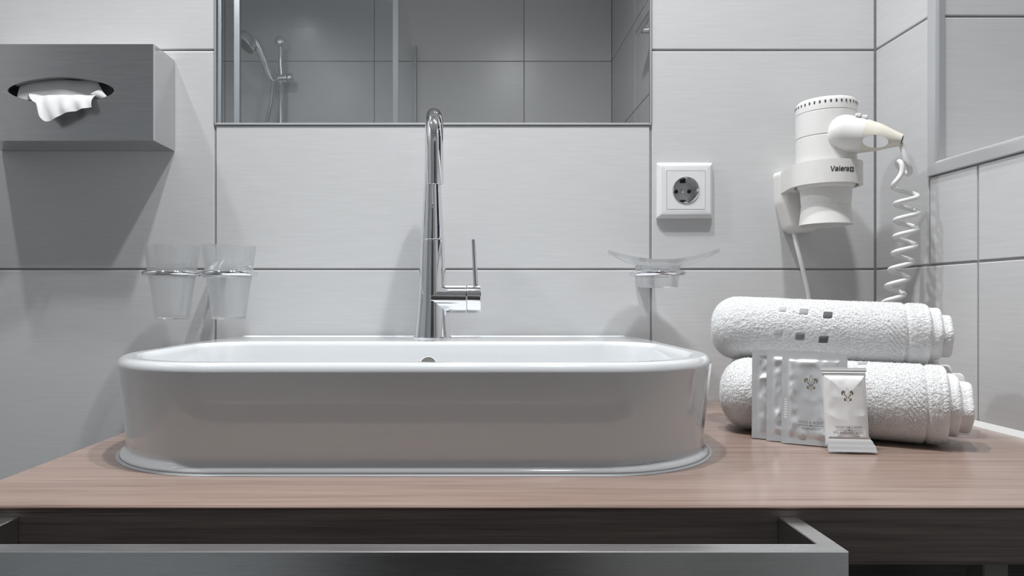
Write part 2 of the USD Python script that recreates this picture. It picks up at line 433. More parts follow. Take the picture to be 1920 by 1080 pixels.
# ------------------------------------------------------------------ ceiling spotlights
where = ['over the shower end of the room', 'over the middle of the washbasin', 'nearest the side wall with the window recess']
for (lx, ly), pw, w, cone in zip(LAMPS, LAMP_POWER, where, LAMP_CONE):
    t = thing('ceiling_spotlight', 'round recessed ceiling spotlight ' + w, 'spotlight', (lx, ly, CEIL), 'ceiling spotlights')
    part(t, 'rim', from_man(to_man(lathe([(0.056, -0.004), (0.060, 0.0), (0.060, 0.004)], 48)) - to_man(lathe([(0.038, -0.02), (0.038, 0.02)], 48))).apply_translation((lx, ly, CEIL)), LAMP_RING, 30)
    lt = UsdLux.SphereLight.Define(stage, t.path + '/lamp')
    lt.CreateRadiusAttr(LAMP_R)
    lt.CreateIntensityAttr(1.0 * pw / (math.pi * LAMP_R ** 2) / math.pi)
    sh = UsdLux.ShapingAPI.Apply(lt.GetPrim())
    sh.CreateShapingConeAngleAttr(cone)
    sh.CreateShapingConeSoftnessAttr(LAMP_SOFT)
    lt.CreateColorAttr(Gf.Vec3f(*LAMP_COLOR))
    lt.AddTranslateOp().Set(Gf.Vec3d(0, 0, -0.036))

# ------------------------------------------------------------------ mirror on the back wall
t = thing('wall_mirror', 'large rectangular mirror set flush into the tiles above the washbasin', 'mirror', (-0.057, 0, MIR[2]))
part(t, 'mirror_glass', cbox(MIR[0] + 0.0022, MIR[1] - 0.0022, -0.001, 0.006, MIR[2] + 0.0022, MIR[3] - 0.001, 0.0003), MIRROR, False)
part(t, 'edge_strip', cbox(MIR[0] - 0.0005, MIR[1] + 0.0005, -0.0016, 0.0012, MIR[2] - 0.0006, MIR[2] + 0.0020, 0.0003), SILICONE_GREY, False, label='grey strip along the bottom edge')
for xx in (MIR[0], MIR[1]):
    part(t, 'edge_strip', cbox(xx - 0.0012, xx + 0.0012, -0.0016, 0.0012, MIR[2] + 0.002, MIR[3], 0.0003), SILICONE_GREY, False)

# ------------------------------------------------------------------ worktop, cabinet, rail
CX0, CX1, CY, CTH = -0.386, XR - 0.0005, -0.512, 0.0425
t = thing('worktop', 'oak-coloured wooden worktop carrying the washbasin', 'countertop', (0.1, -0.25, ZC - CTH))
part(t, 'top', cbox(CX0, CX1, CY, -0.001, ZC - 0.003, ZC, 0.0014), WOOD, False)
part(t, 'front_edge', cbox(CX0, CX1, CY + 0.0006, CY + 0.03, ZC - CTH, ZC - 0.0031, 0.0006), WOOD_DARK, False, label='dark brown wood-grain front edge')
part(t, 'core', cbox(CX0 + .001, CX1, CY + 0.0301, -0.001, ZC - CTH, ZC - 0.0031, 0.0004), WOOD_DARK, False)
t = thing('vanity_cabinet', 'dark wooden cabinet tucked under the worktop', 'cabinet', (0.25, -0.25, FLOOR + 0.3))
part(t, 'body', cbox(-0.30, XR - 0.002, -0.40, -0.002, FLOOR + 0.3, ZC - CTH - 0.0005, 0.001), WOOD_CAB, False)
part(t, 'door', cbox(-0.298, 0.148, -0.42, -0.4005, FLOOR + 0.302, ZC - CTH - 0.012, 0.001), WOOD_CAB, False)
part(t, 'door', cbox(0.152, XR - 0.004, -0.42, -0.4005, FLOOR + 0.302, ZC - CTH - 0.012, 0.001), WOOD_CAB, False)
lg = px(1850, 1070, 0.52)
t = thing('support_leg', 'pale metal leg under the right end of the worktop', 'leg', (lg[0], lg[1], FLOOR))
part(t, 'post', cbox(lg[0] - 0.0095, lg[0] + 0.0095, lg[1] - 0.0095, lg[1] + 0.0095, FLOOR + 0.006, ZC - CTH - 0.0005, 0.001), LEG_METAL, False)
part(t, 'foot_plate', cbox(lg[0] - 0.02, lg[0] + 0.02, lg[1] - 0.02, lg[1] + 0.02, FLOOR, FLOOR + 0.006, 0.001), LEG_METAL, False)
# U-shaped brushed rail on the front edge
HB, HW, HT = -0.579, 0.0135, ZC - CTH + 0.0345
HX0, HX1, HH = -0.3375, 0.2325, 0.036
t = thing('towel_rail', 'flat brushed steel towel rail fixed to the front of the worktop', 'towel rail', ((HX0 + HX1) / 2, HB, HT - HH))
part(t, 'front_bar', cbox(HX0, HX1, HB, HB + HW, HT - HH, HT, 0.0007), STEEL, False)
for xa in (HX0, HX1 - HW):
    part(t, 'side_arm', cbox(xa, xa + HW, HB + HW, CY + 0.0006, HT - HH, HT, 0.0006), STEEL, False)

# ------------------------------------------------------------------ washbasin
BX0, BX1, BYF, BYB = -0.3505, 0.2405, -0.4325, -0.004


def rloop(x0, x1, yf, yb, rf, rb, z, nc=20, ne=14):
    P = []
    rf = min(rf, (x1 - x0) / 2 - 1e-3)
    rfy = min(rf * 1.08, (yb - yf) * 0.6)
    rb = min(rb, (x1 - x0) / 2 - 1e-3)

    def arc(cx, cy, rx, ry, a0, a1):
        for a in np.linspace(a0, a1, nc):
            P.append((cx + rx * math.cos(a), cy + ry * math.sin(a)))

    def seg(p, q):
        for k in range(1, ne):
            P.append((p[0] + (q[0] - p[0]) * k / ne, p[1] + (q[1] - p[1]) * k / ne))
    pi = math.pi
    arc(x0 + rf, yf + rfy, rf, rfy, pi, 1.5 * pi)
    seg(P[-1], (x1 - rf, yf))
    arc(x1 - rf, yf + rfy, rf, rfy, 1.5 * pi, 2 * pi)
    seg(P[-1], (x1, yb - rb))
    arc(x1 - rb, yb - rb, rb, rb, 0, 0.5 * pi)
    seg(P[-1], (x0 + rb, yb))
    arc(x0 + rb, yb - rb, rb, rb, 0.5 * pi, pi)
    seg(P[-1], P[0])
    return np.array([(x, y, z) for x, y in P])


def outl(e, z):
    return rloop(BX0 + e * 0.8, BX1 - e * 0.8, BYF + e * (1.35 if z < ZR - 0.02 and z > ZC + 0.005 else 1), BYB - min(e, 0.004), 0.128 - e * 0.8, 0.022, z)


def inl(e, z, eb=None):
    eb = e if eb is None else eb
    return rloop(BX0 + 0.017 + e, BX1 - 0.017 - e, BYF + 0.016 + e, -0.128 - eb, max(0.112 - e * 0.8, 0.02), max(0.055 - 0.3 * e, 0.02), z)


h = ZR - ZC
loops = [outl(0.0075, ZC + 0.0005), outl(0.0054, ZC + 0.0006), outl(0.0047, ZC + 0.0016), outl(0.0050, ZC + 0.0030), outl(0.0068, ZC + 0.0046), outl(0.0086, ZC + 0.0065), outl(0.0096, ZC + 0.0095), outl(0.0092, ZC + 0.014), outl(0.0083, ZC + 0.026), outl(0.0068, ZC + 0.042), outl(0.0050, ZC + 0.058), outl(0.0034, ZC + 0.072)]
for a in np.linspace(0, 1, 9):
    th = a * math.pi / 2
    loops.append(outl(0.0022 + 0.0 + 0.0085 * (1 - math.cos(th)), ZR - 0.0085 * (1 - math.sin(th))))
loops += [inl(0.0, ZR), inl(0.0015, ZR - 0.0005), inl(0.004, ZR - 0.0025), inl(0.006, ZR - 0.006), inl(0.009, ZR - 0.018), inl(0.013, ZR - 0.035), inl(0.02, ZR - 0.055),
          inl(0.034, ZR - 0.067), inl(0.06, ZR - 0.073), inl(0.1, ZR - 0.0745)]
t = thing('washbasin', 'white ceramic countertop washbasin with rounded front corners', 'washbasin', ((BX0 + BX1) / 2, (BYF + BYB) / 2, ZC))
basin_t = t
part(t, 'bowl', loft(loops), CERAMIC, 40)
part(t, 'rear_lip', rbox(BX0 + 0.018, BX1 - 0.018, -0.012, -0.002, ZR - 0.006, ZR + 0.0012, 0.003), CERAMIC, 40)
bead = loft([outl(0.007, ZC + 0.0002), outl(0.0012, ZC + 0.0002), outl(0.0020, ZC + 0.0008), outl(0.0045, ZC + 0.0013)], False, False)
part(t, 'silicone_bead', bead, SILICONE_GREY, 40, label='grey silicone seal around the foot')
oc = np.array([-0.0550, -0.1402, ZR - 0.0290])
on = np.array([0, -0.93, 0.36])
part(t, 'overflow_ring', align(from_man(to_man(lathe([(0.0116, -0.003), (0.0116, 0.0002), (0.0106, 0.0012)], 40)) - to_man(lathe([(0.0098, -0.01), (0.0098, 0.01)], 40))), on).apply_translation(oc), CERAMIC, 30)
part(t, 'overflow_opening', align(lathe([(0.0097, -0.002), (0.0097, 0.0009)], 40), on).apply_translation(oc), simple('overflow_dark', (0.14, 0.13, 0.12), 0.5), 30)
part(t, 'drain_cover', lathe([(0.031, 0), (0.0325, 0.0015), (0.031, 0.004), (0.02, 0.0055), (0.0, 0.006)], 48, (-0.057, -0.27, ZR - 0.0745)), CHROME, 30)

# ------------------------------------------------------------------ faucet
FX, FY = -0.0548, -0.05
t = thing('faucet', 'tall chrome mixer faucet with curved spout behind the washbasin', 'faucet', (FX, FY, ZR))
part(t, 'base_ring', lathe([(0.0262, ZR), (0.0266, ZR + 0.0012), (0.0262, ZR + 0.0022)], 64, (FX, FY, 0)), CHROME_SATIN, 30)
part(t, 'body', lathe([(0.0251, ZR + 0.0022), (0.0250, ZR + 0.003), (0.0205, -0.005), (0.0187, 0.03), (0.01665, 0.079), (0.0163, 0.0822), (0.0157, 0.083)], 96, (FX, FY, 0)), CHROME, 30)
pth, rad = [], []
for z, r in ((0.0832, 0.0157), (0.0838, 0.0161), (0.100, 0.0152), (0.12, 0.0140), (0.14, 0.0128), (0.16, 0.0119), (0.178, 0.0112), (0.19, 0.0110)):
    pth.append((FX, FY, z)); rad.append(r)
R_, SYAW = 0.045, 0.09                                           # the spout is swung a little to the right
for a in np.linspace(0, math.pi, 28):
    e = R_ - R_ * math.cos(a)
    pth.append((FX + SYAW * e, FY - e, 0.196 + R_ * math.sin(a))); rad.append(0.0108)
for k in range(1, 7):
    pth.append((FX + SYAW * 2 * R_, FY - 2 * R_ + 0.0010 * k, 0.196 - 0.0078 * k)); rad.append(0.0108)
part(t, 'spout', tube(pth, rad, 48), CHROME, 40)
e0, e1 = np.array(pth[-2]), np.array(pth[-1])
dr = (e1 - e0) / np.linalg.norm(e1 - e0)
part(t, 'aerator', align(from_man(to_man(lathe([(0.0108, 0), (0.0108, 0.0022), (0.0100, 0.0027)], 48)) - to_man(lathe([(0.0088, 0.001), (0.0088, 0.01)], 48))), dr).apply_translation(e1), CHROME, 30)
part(t, 'aerator_screen', align(lathe([(0.0087, 0), (0.0087, 0.0011)], 40), dr).apply_translation(e1), CHROME_SATIN, 30)
lz = 0.0012
lb = [(0.001, -0.002), (0.0203, -0.002), (0.0205, 0.0), (0.0205, 0.0465), (0.0200, 0.0473), (0.0190, 0.0475)]
part(t, 'mixer_barrel', lathe(lb, 64, (FX, FY, lz), 'x'), CHROME, 30)
part(t, 'handle_cap', lathe([(0.0190, 0.0477), (0.0200, 0.0479), (0.0205, 0.0488), (0.0205, 0.0660), (0.0200, 0.0668), (0.019, 0.0672)], 64, (FX, FY, lz), 'x'), CHROME, 30)
p0, p1 = np.array([FX + 0.0602, FY, lz + 0.018]), np.array([FX + 0.0565, FY, 0.0838])
part(t, 'lever', tube([p0, p0 + (p1 - p0) * .5, p1 - (p1 - p0) * 0.012, p1], [0.0037, 0.0032, 0.0029, 0.0024], 24), CHROME, 40)

# ------------------------------------------------------------------ tissue dispenser and tissue
TX0, TX1, TZ0, TZ1, TD = -0.688, -0.4342, 0.2172, 0.3492, 0.0660
hole = affinity.translate(ellipse(0.0732, 0.0185, 96, 1.75), -0.561, 0.2858)
t = thing('tissue_dispenser', 'brushed steel tissue box mounted on the wall at top left', 'tissue dispenser', ((TX0 + TX1) / 2, 0, TZ0))
fpoly = sbox(TX0, TZ0, TX1, TZ1).difference(hole)
part(t, 'front_plate', to_frame(extrude(fpoly, 0.0012), (0, -TD, 0), (1, 0, 0), (0, 0, 1), (0, 1, 0)), STEEL_V, False)
# rolled edge of the opening
hp = np.array(hole.exterior.coords)[:-1]
rim = [np.array([x, -TD + y, z]) for (x, z) in hp for y in (0,)]
hc = np.array([-0.561, 0, 0.2858])
lo = []
for k, (s, dy) in enumerate(((1.0, 0.0), (0.992, -0.0006), (0.982, 0.0004), (0.976, 0.003), (0.976, 0.006))):
    sx, sz = 1 - (1 - s) * 0.35, s
    lo.append(np.stack([hc[0] + (hp[:, 0] - hc[0]) * sx, np.full(len(hp), -TD + dy), hc[2] + (hp[:, 1] - hc[2]) * sz], 1))
part(t, 'opening_rim', loft(lo, False, False), STEEL_V, 40)
part(t, 'top_plate', cbox(TX0, TX1, -TD + 0.0012, -0.001, TZ1 - 0.0012, TZ1, 0.0002), STEEL_V, False)
part(t, 'bottom_plate', cbox(TX0, TX1, -TD + 0.0012, -0.001, TZ0, TZ0 + 0.0012, 0.0002), STEEL_V, False)
for xa in (TX0, TX1 - 0.0012):
    part(t, 'side_plate', cbox(xa, xa + 0.0012, -TD + 0.0012, -0.001, TZ0 + 0.0012, TZ1 - 0.0012, 0.0002), STEEL_V, False)
part(t, 'corner_seam', cbox(TX1 - 0.0016, TX1 + 0.0003, -TD - 0.0003, -TD + 0.0014, TZ0, TZ1, 0.0004), ALU, False, label='bright corner edge')
t = thing('tissue', 'white paper tissue hanging out of the steel dispenser', 'tissue', (-0.56, -0.05, TZ0 + 0.002))
part(t, 'stack', rbox(TX0 + 0.012, TX1 - 0.012, -0.040, -0.003, TZ0 + 0.002, TZ1 - 0.02, 0.006), PAPER, 40)


def sheet(fn, nu, nv, thick=0.0006):
    u, v = np.meshgrid(np.linspace(0, 1, nu), np.linspace(0, 1, nv), indexing='ij')
    P = fn(u, v).reshape(-1, 3)
    i, j = np.meshgrid(np.arange(nu - 1), np.arange(nv - 1), indexing='ij')
    q = (i * nv + j).ravel()
    F = np.vstack([np.stack([q, q + nv, q + nv + 1], 1), np.stack([q, q + nv + 1, q + 1], 1)])
    m = trimesh.Trimesh(P, F, process=False)
    n = m.vertex_normals
    V = np.vstack([P, P - n * thick])
    o = len(P)
    ring = [k for k in range(nv)] + [k * nv + nv - 1 for k in range(1, nu)] + [(nu - 1) * nv + k for k in range(nv - 2, -1, -1)] + [k * nv for k in range(nu - 2, 0, -1)]
    S = []
    for a, b in zip(ring, ring[1:] + ring[:1]):
        S += [(a, b, b + o), (a, b + o, a + o)]
    return trimesh.Trimesh(V, np.vstack([F, F[:, ::-1] + o, S]), process=False)


def tongue(u, v):
    # v: from inside the box over the lip to the tip; u: across
    A = px(62, 186, 0.945); B = px(183, 186, 0.945)
    T0 = px(88, 227, 0.915); 
    inl_, inr_ = px(58, 172, 0.955), px(196, 176, 0.955)
    top = inl_[None, None] * (1 - u)[..., None] + inr_[None, None] * u[..., None]
    lip = A * (1 - u)[..., None] + B * u[..., None]
    lip = lip + np.stack([0 * u, -0.016 - 0.006 * np.sin(u * 3.1), 0.002 * np.sin(u * 9)], -1)
    edge = px(66, 193, 0.918) * (1 - u)[..., None] + px(172, 200, 0.922) * u[..., None]
    k = np.clip(u / 0.26, 0, 1)
    tipz = np.where(u < 0.26, 1 - (1 - u / 0.26) ** 1.6, ((1 - u) / 0.74) ** 1.15)
    drop = (T0[2] - 0.2705)
    edge = edge + np.stack([-0.004 * tipz, -0.004 * tipz, (T0[2] - px(85, 194, 0.918)[2]) * tipz], -1)
    w = v[..., None]
    P = top * (1 - w) ** 2 + 2 * lip * w * (1 - w) + edge * w ** 2
    P = P + np.stack([0 * u, -0.0020 * np.sin(u * 17 + v * 5) * v - 0.0012 * np.sin(u * 29 - v * 4) * v, 0.0010 * np.sin(u * 11 + v * 7)], -1)
    return P


part(t, 'pulled_sheet', sheet(tongue, 60, 24), PAPER, 60)


def corner(u, v):
    A, B, C = px(170, 176, 0.9365), px(205, 186, 0.9352), px(188, 167, 0.9380)
    D = px(192, 187, 0.9350)
    P = (A * (1 - u)[..., None] + C * u[..., None]) * (1 - v)[..., None] + (D * (1 - u)[..., None] + B * u[..., None]) * v[..., None]
    return P + np.stack([0 * u, -0.0016 * np.sin(3.1 * u) * np.sin(3.1 * v), 0 * u], -1)


part(t, 'folded_corner', sheet(corner, 14, 14), PAPER, 60)


def bulge(u, v):
    A, B = px(30, 189, 0.9395), px(204, 189, 0.9395)
    C, D = px(40, 148, 0.9450), px(180, 148, 0.9450)
    P = (A * (1 - u)[..., None] + B * u[..., None]) * (1 - v)[..., None] + (C * (1 - u)[..., None] + D * u[..., None]) * v[..., None]
    return P + np.stack([0 * u, -0.0022 * np.sin(3.14 * u) * np.sin(3.14 * v) - 0.0005 * np.sin(14 * u), 0.002 * np.sin(6 * u)], -1)


part(t, 'inner_fold', sheet(bulge, 30, 12), PAPER, 60)

# ------------------------------------------------------------------ tumbler holder, tumblers, soap dish
RY, RZ, RR = -0.074, 0.0352, 0.0345
tx = (-0.4060, -0.3290)
mx_ = sum(tx) / 2
t = thing('tumbler_holder', 'chrome double ring holder on the wall for two tumblers', 'tumbler holder', (mx_, 0, RZ))
for x in tx:
    part(t, 'ring', torus(np.array([x, RY, RZ]), RR, 0.0033, 72, 14, 1.05), CHROME, 60)
part(t, 'rosette', lathe([(0.0120, 0.0), (0.0120, 0.004), (0.0112, 0.007), (0.009, 0.012), (0.008, 0.016)], 48, (mx_, 0, RZ + 0.012), '-y'), CHROME, 30)
part(t, 'arm', tube(spline([(mx_, -0.012, RZ + 0.012), (mx_, -0.030, RZ + 0.0115), (mx_, -0.045, RZ + 0.005), (mx_, -0.062, RZ)], 16), np.linspace(0.0085, 0.0042, 16), 24), CHROME, 60)
part(t, 'bridge', tube([(mx_ - 0.006, RY, RZ), (mx_, RY, RZ), (mx_ + 0.006, RY, RZ)], 0.0036, 16), CHROME, 60)


def tumbler(name, label, x):
    t = thing(name, label, 'tumbler', (x, RY, -0.0265), 'tumblers in the double ring')
    prof = [(0.0, -0.0265), (0.0205, -0.0265), (0.0222, -0.0250), (0.0258, 0.006), (0.0304, 0.0345), (0.0356, 0.0722), (0.0352, 0.0728), (0.0346, 0.0722), (0.0292, 0.0345), (0.0246, 0.006), (0.0208, -0.0215), (0.019, -0.0225), (0.0, -0.0225)]
    part(t, 'vessel', lathe(prof, 64, (x, RY, 0), cap0=False, cap1=False), GLASS, 40)
    return t


tumbler('tumbler', 'clear glass tumbler farther from the faucet, in the double chrome ring', tx[0])
tumbler('tumbler', 'clear glass tumbler closer to the faucet, in the double chrome ring', tx[1])
sx_ = 0.2512
t = thing('soap_dish_holder', 'single chrome ring holder on the wall under the power socket', 'soap dish holder', (sx_, 0, RZ))
part(t, 'ring', torus(np.array([sx_, RY, RZ]), RR, 0.0033, 72, 14, 1.05), CHROME, 60)
part(t, 'rosette', lathe([(0.0125, 0.0), (0.0125, 0.004), (0.0115, 0.007), (0.009, 0.012), (0.008, 0.015)], 48, (sx_, 0, RZ), '-y'), CHROME, 30)
part(t, 'arm', tube([(sx_, -0.012, RZ), (sx_, -0.025, RZ), (sx_, -0.0385, RZ)], [0.0085, 0.0065, 0.004], 24), CHROME, 60)
t = thing('soap_dish', 'clear glass soap dish with upturned ends in a chrome ring', 'soap dish', (sx_, RY, 0.0165))
dcx, ang = sx_ + 0.007, math.radians(-13)
ca, sa = math.cos(ang), math.sin(ang)


def dish_loop(s, off, n=80):
    a = np.arange(n) * 2 * np.pi / n
    u, v = 0.0735 * s * np.cos(a), 0.0500 * s * np.sin(a)
    z = 0.0415 + 0.0225 * (u / 0.0735) ** 2 + 0.006 * (v / 0.05) ** 2 + off
    return np.stack([dcx + ca * u - sa * v, RY + sa * u + ca * v, z], 1)


dl = [dish_loop(s, 0) for s in (0.02, 0.3, 0.5, 0.7, 0.85, 0.95, 0.99)] + [dish_loop(1.0, 0.002)] + [dish_loop(s, 0.0048) for s in (0.985, 0.95, 0.85, 0.7, 0.5, 0.3, 0.02)]
part(t, 'bowl', loft(dl), DISH_GLASS, 40)
part(t, 'foot', from_man(to_man(lathe([(0.0262, 0.0165), (0.0272, 0.0175), (0.0295, 0.046)], 64, (sx_, RY, 0))) - to_man(lathe([(0.0215, 0.010), (0.0235, 0.05)], 64, (sx_, RY, 0)))), DISH_GLASS, 40)

# ------------------------------------------------------------------ power socket
ssx, ssz = SOCK
t = thing('power_socket', 'white square wall power socket with round recess', 'socket', (ssx, 0, ssz))


def sq_loop(hw, y, r=0.002, n=6):
    P = []
    for cx, cz, a0 in ((1, 1, 0), (-1, 1, 90), (-1, -1, 180), (1, -1, 270)):
        for a in np.linspace(a0, a0 + 90, n):
            P.append((ssx + cx * (hw - r) + r * math.cos(math.radians(a)), y, ssz + cz * (hw - r) + r * math.sin(math.radians(a))))
    return np.array(P)


part(t, 'outer_frame', loft([sq_loop(0.0405, 0.0), sq_loop(0.0405, -0.0035), sq_loop(0.0395, -0.0050), sq_loop(0.0365, -0.0092), sq_loop(0.0350, -0.0100), sq_loop(0.0281, -0.0102, 0.001), sq_loop(0.0281, -0.004, 0.001)], False, False), PLASTIC, 25)
plate = sbox(-0.0276, -0.0276, 0.0276, 0.0276).difference(Point(0, 0).buffer(0.0194, 48))
pm = to_frame(extrude(plate, 0.0075), (ssx, -0.0103, ssz), (1, 0, 0), (0, 0, 1), (0, 1, 0))
part(t, 'centre_plate', pm, PLASTIC, 25)
cup = [(0.0194, -0.0005), (0.0190, -0.0012), (0.0186, 0.0160), (0.0176, 0.0168), (0.0, 0.0168)]
wellm = lathe([(r, z) for r, z in cup], 64, (0, 0, 0), cap0=False, cap1=True)
SOCK_IN = simple('socket_grey_plastic', (0.50, 0.51, 0.51), 0.35)
part(t, 'well', to_frame(wellm, (ssx, -0.0103, ssz), (1, 0, 0), (0, 0, 1), (0, 1, 0)), SOCK_IN, 30)
for dx in (-0.0095, 0.0095):
    part(t, 'pin_hole', lathe([(0.0026, 0), (0.0026, 0.0014)], 24, (ssx + dx, 0.0060, ssz), '-y'), BLACK, 30, label='black pin hole')
part(t, 'screw', lathe([(0.0023, 0), (0.0023, 0.0012), (0.0018, 0.0015)], 24, (ssx, 0.0060, ssz), '-y'), CHROME_SATIN, 30)
for s in (-1, 1):
    part(t, 'earth_clip', cbox(ssx - 0.0028, ssx + 0.0028, -0.0100, 0.005, ssz + s * 0.0178 - 0.0010, ssz + s * 0.0178 + 0.0010, 0.0004), CHROME, False)
    part(t, 'clip_slot', cbox(ssx - 0.004, ssx + 0.004, 0.0048, 0.0062, ssz + s * 0.0148 - 0.0022, ssz + s * 0.0148 + 0.0022, 0.0003), BLACK, False)
    part(t, 'guide_rib', cbox(ssx + s * 0.0182 - 0.0016, ssx + s * 0.0182 + 0.0016, -0.0095, 0.006, ssz - 0.0022, ssz + 0.0022, 0.0004), SOCK_IN, False)

# ------------------------------------------------------------------ hair dryer and its holder
HX, HY = 0.478, -0.076
t = thing('hair_dryer_holder', 'white wall holder with a collar carrying the hair dryer', 'holder', (HX, 0, 0.09))
# back plate: rounded trapezoid growing thinner at the bottom
bp = []
for y, e in ((0.0, 0.0), (-0.018, 0.001), (-0.024, 0.004), (-0.0275, 0.010)):
    pts = [(0.4405 + e, 0.185 - e), (0.500 - e, 0.190 - e), (0.503 - e, 0.115), (0.494 - e, 0.0975 + e * .5), (0.4625 + e, 0.0955 + e * .5), (0.4535 + e, 0.102 + e * .5), (0.4425 + e, 0.140)]
    pg = Polygon(pts).buffer(-0.004).buffer(0.004, 8)
    c = np.array([pg.exterior.interpolate(k / 72, normalized=True).coords[0] for k in range(72)])
    k0 = np.argmax(np.arctan2(c[:, 1] - 0.145, c[:, 0] - 0.472)); c = np.roll(c, -k0, 0)
    bp.append(np.array([(x, y, z) for x, z in c]))
part(t, 'back_plate', loft(bp, False, True), HOLDER_WHITE, 50)
outer = union_all([Point(HX, HY).buffer(0.0440, 48), Polygon([(HX - 0.0440, HY), (HX + 0.0440, HY), (HX + 0.040, HY + 0.03), (0.497, -0.02), (0.497, -0.012), (0.444, -0.012), (0.441, -0.03), (HX - 0.0440, HY + 0.01)])])
ringp = outer.difference(Point(HX, HY).buffer(0.0392, 48))
part(t, 'collar', extrude(ringp, 0.0300, 0.1522), HOLDER_WHITE, 40)
part(t, 'collar_flange', extrude(Point(HX, HY).buffer(0.0425, 48).difference(Point(HX, HY).buffer(0.0375, 48)), 0.003, 0.1545), simple('holder_beige_inside', (0.50, 0.43, 0.37), 0.5), 40)
# printed wordmark around the front of the collar


def wrap(m, x0, z0, rad, phi0):
    v = np.asarray(m.vertices).copy()
    phi = phi0 + v[:, 0] / rad
    r = rad + 0.0001 + v[:, 2]
    m.vertices = np.stack([HX + r * np.sin(phi), HY - r * np.cos(phi), z0 + v[:, 1]], 1)
    return m


wm = meshkit.text_mesh('Valera', 0.0062, 0.00025, bold=True)
wm.apply_scale((0.92, 1, 1))
v = np.asarray(wm.vertices).copy(); v[:, 0] += 0.12 * v[:, 1]; wm.vertices = v
wid = wm.bounds[1][0]
part(t, 'wordmark', wrap(wm, 0, 0.1662, 0.0440, -0.37), INK, False, label='dark printed wordmark')
cross = sbox(0, -0.0002, 0.006, 0.0058).difference(union_all([sbox(0.0023, 0.0008, 0.0037, 0.0048), sbox(0.001, 0.0021, 0.005, 0.0035)]))
cm = extrude(cross, 0.00025)
cm.apply_translation((wid + 0.001, 0, 0))
part(t, 'cross_mark', wrap(cm, 0, 0.1655, 0.0440, -0.37), INK, False, label='small dark square with a white cross')
pc = spline([(0.4655, -0.012, 0.097), (0.4665, -0.016, 0.082), (0.4695, -0.020, 0.062), (0.4760, -0.020, 0.035), (0.4835, -0.019, 0.0), (0.487, -0.018, -0.05), (0.489, -0.016, -0.10), (0.495, -0.012, -0.1425)], 60)
part(t, 'power_cord', tube(pc, 0.0031, 12), CORD, 60)

t = thing('hair_dryer', 'white hair dryer standing nozzle down in its wall holder', 'hair dryer', (HX, HY, 0.10))
body = [(0.0310, 0.1480), (0.0335, 0.1500), (0.0368, 0.1550), (0.0372, 0.185), (0.0374, 0.2155), (0.0366, 0.2162), (0.0366, 0.2172), (0.0374, 0.2180), (0.0375, 0.2480), (0.0369, 0.2486), (0.0369, 0.2494), (0.0375, 0.2500),
        (0.0374, 0.2600), (0.0365, 0.2640), (0.0345, 0.2662), (0.030, 0.2672)]
part(t, 'body', lathe(body, 96, (HX, HY, 0)), DRYER_WHITE, 35)
noz = [(0.0322, 0.1540), (0.0316, 0.1440), (0.0305, 0.1285), (0.0300, 0.1275), (0.0300, 0.1265), (0.0306, 0.1255), (0.0308, 0.1200), (0.0320, 0.1090), (0.0332, 0.1010), (0.0326, 0.1004), (0.0312, 0.1010), (0.0290, 0.125)]
part(t, 'nozzle', lathe(noz, 96, (HX, HY, 0), cap0=False, cap1=True), DRYER_WHITE, 35)
sl = []
for k in range(34):
    a = math.radians(-168 + k * 10.0)
    b = cbox(-0.0010, 0.0010, -0.0006, 0.0006, -0.0017, 0.0017, 0.0003)
    b.apply_translation((0, -0.03735, 0.2592))
    b.apply_transform(trimesh.transformations.rotation_matrix(a, (0, 0, 1)))
    b.apply_translation((HX, HY, 0)); sl.append(b)
part(t, 'vent_slots', cat_(sl), simple('vent_dark', (0.08, 0.08, 0.08), 0.6), False, label='row of small dark air slots', kind='stuff')
# handle: a tapering tube with a hanging loop hole near the end
h0, h1 = np.array([HX - 0.006, HY - 0.017, 0.2205]), px(1691, 263, 0.862)
ax = (h1 - h0) / np.linalg.norm(h1 - h0)
ts = np.r_[0, 0.012, 0.03, 0.055, 0.085, np.linspace(0.12, 1, 24)]
hr = np.interp(ts, [0, 0.012, 0.03, 0.055, 0.085, 0.14, 0.2, 0.45, 0.7, 0.9, 1.0], [0.0120, 0.0170, 0.0202, 0.0226, 0.0242, 0.0255, 0.0256, 0.0226, 0.0172, 0.0103, 0.0074])
hpts = h0 + ts[:, None] * (h1 - h0) + np.stack([0 * ts, 0 * ts, 0.0008 * np.sin(ts * 3.14)], 1)
hm = to_man(tube(hpts, hr, 64))
hc_ = px(1641, 265, 0.874)
view = hc_ - np.array([0, -DCAM, 0]); view /= np.linalg.norm(view)
sd = np.cross(ax, view); sd /= np.linalg.norm(sd)
cut = lathe([(1, -0.05), (1, 0.05)], 48)
a2 = np.cross(view, sd)
cut = to_frame(cut, hc_, a2 * 0.0148, sd * 0.0082, view)
hm2 = hm - to_man(cut)
plane_n = ax
k_ = float((h0 + (h1 - h0) * 0.50) @ ax)
part(t, 'handle', from_man(hm2.trim_by_plane(tuple(-ax), -k_)), DRYER_WHITE, 40)
part(t, 'handle_end', from_man(hm2.trim_by_plane(tuple(ax), k_)), DRYER_CREAM, 40, label='cream handle end with a hanging loop')
part(t, 'cord_socket', align(lathe([(0.0058, 0), (0.0058, 0.0007)], 32), ax).apply_translation(h1), simple('cord_hole_dark', (0.05, 0.05, 0.05), 0.7), 30)
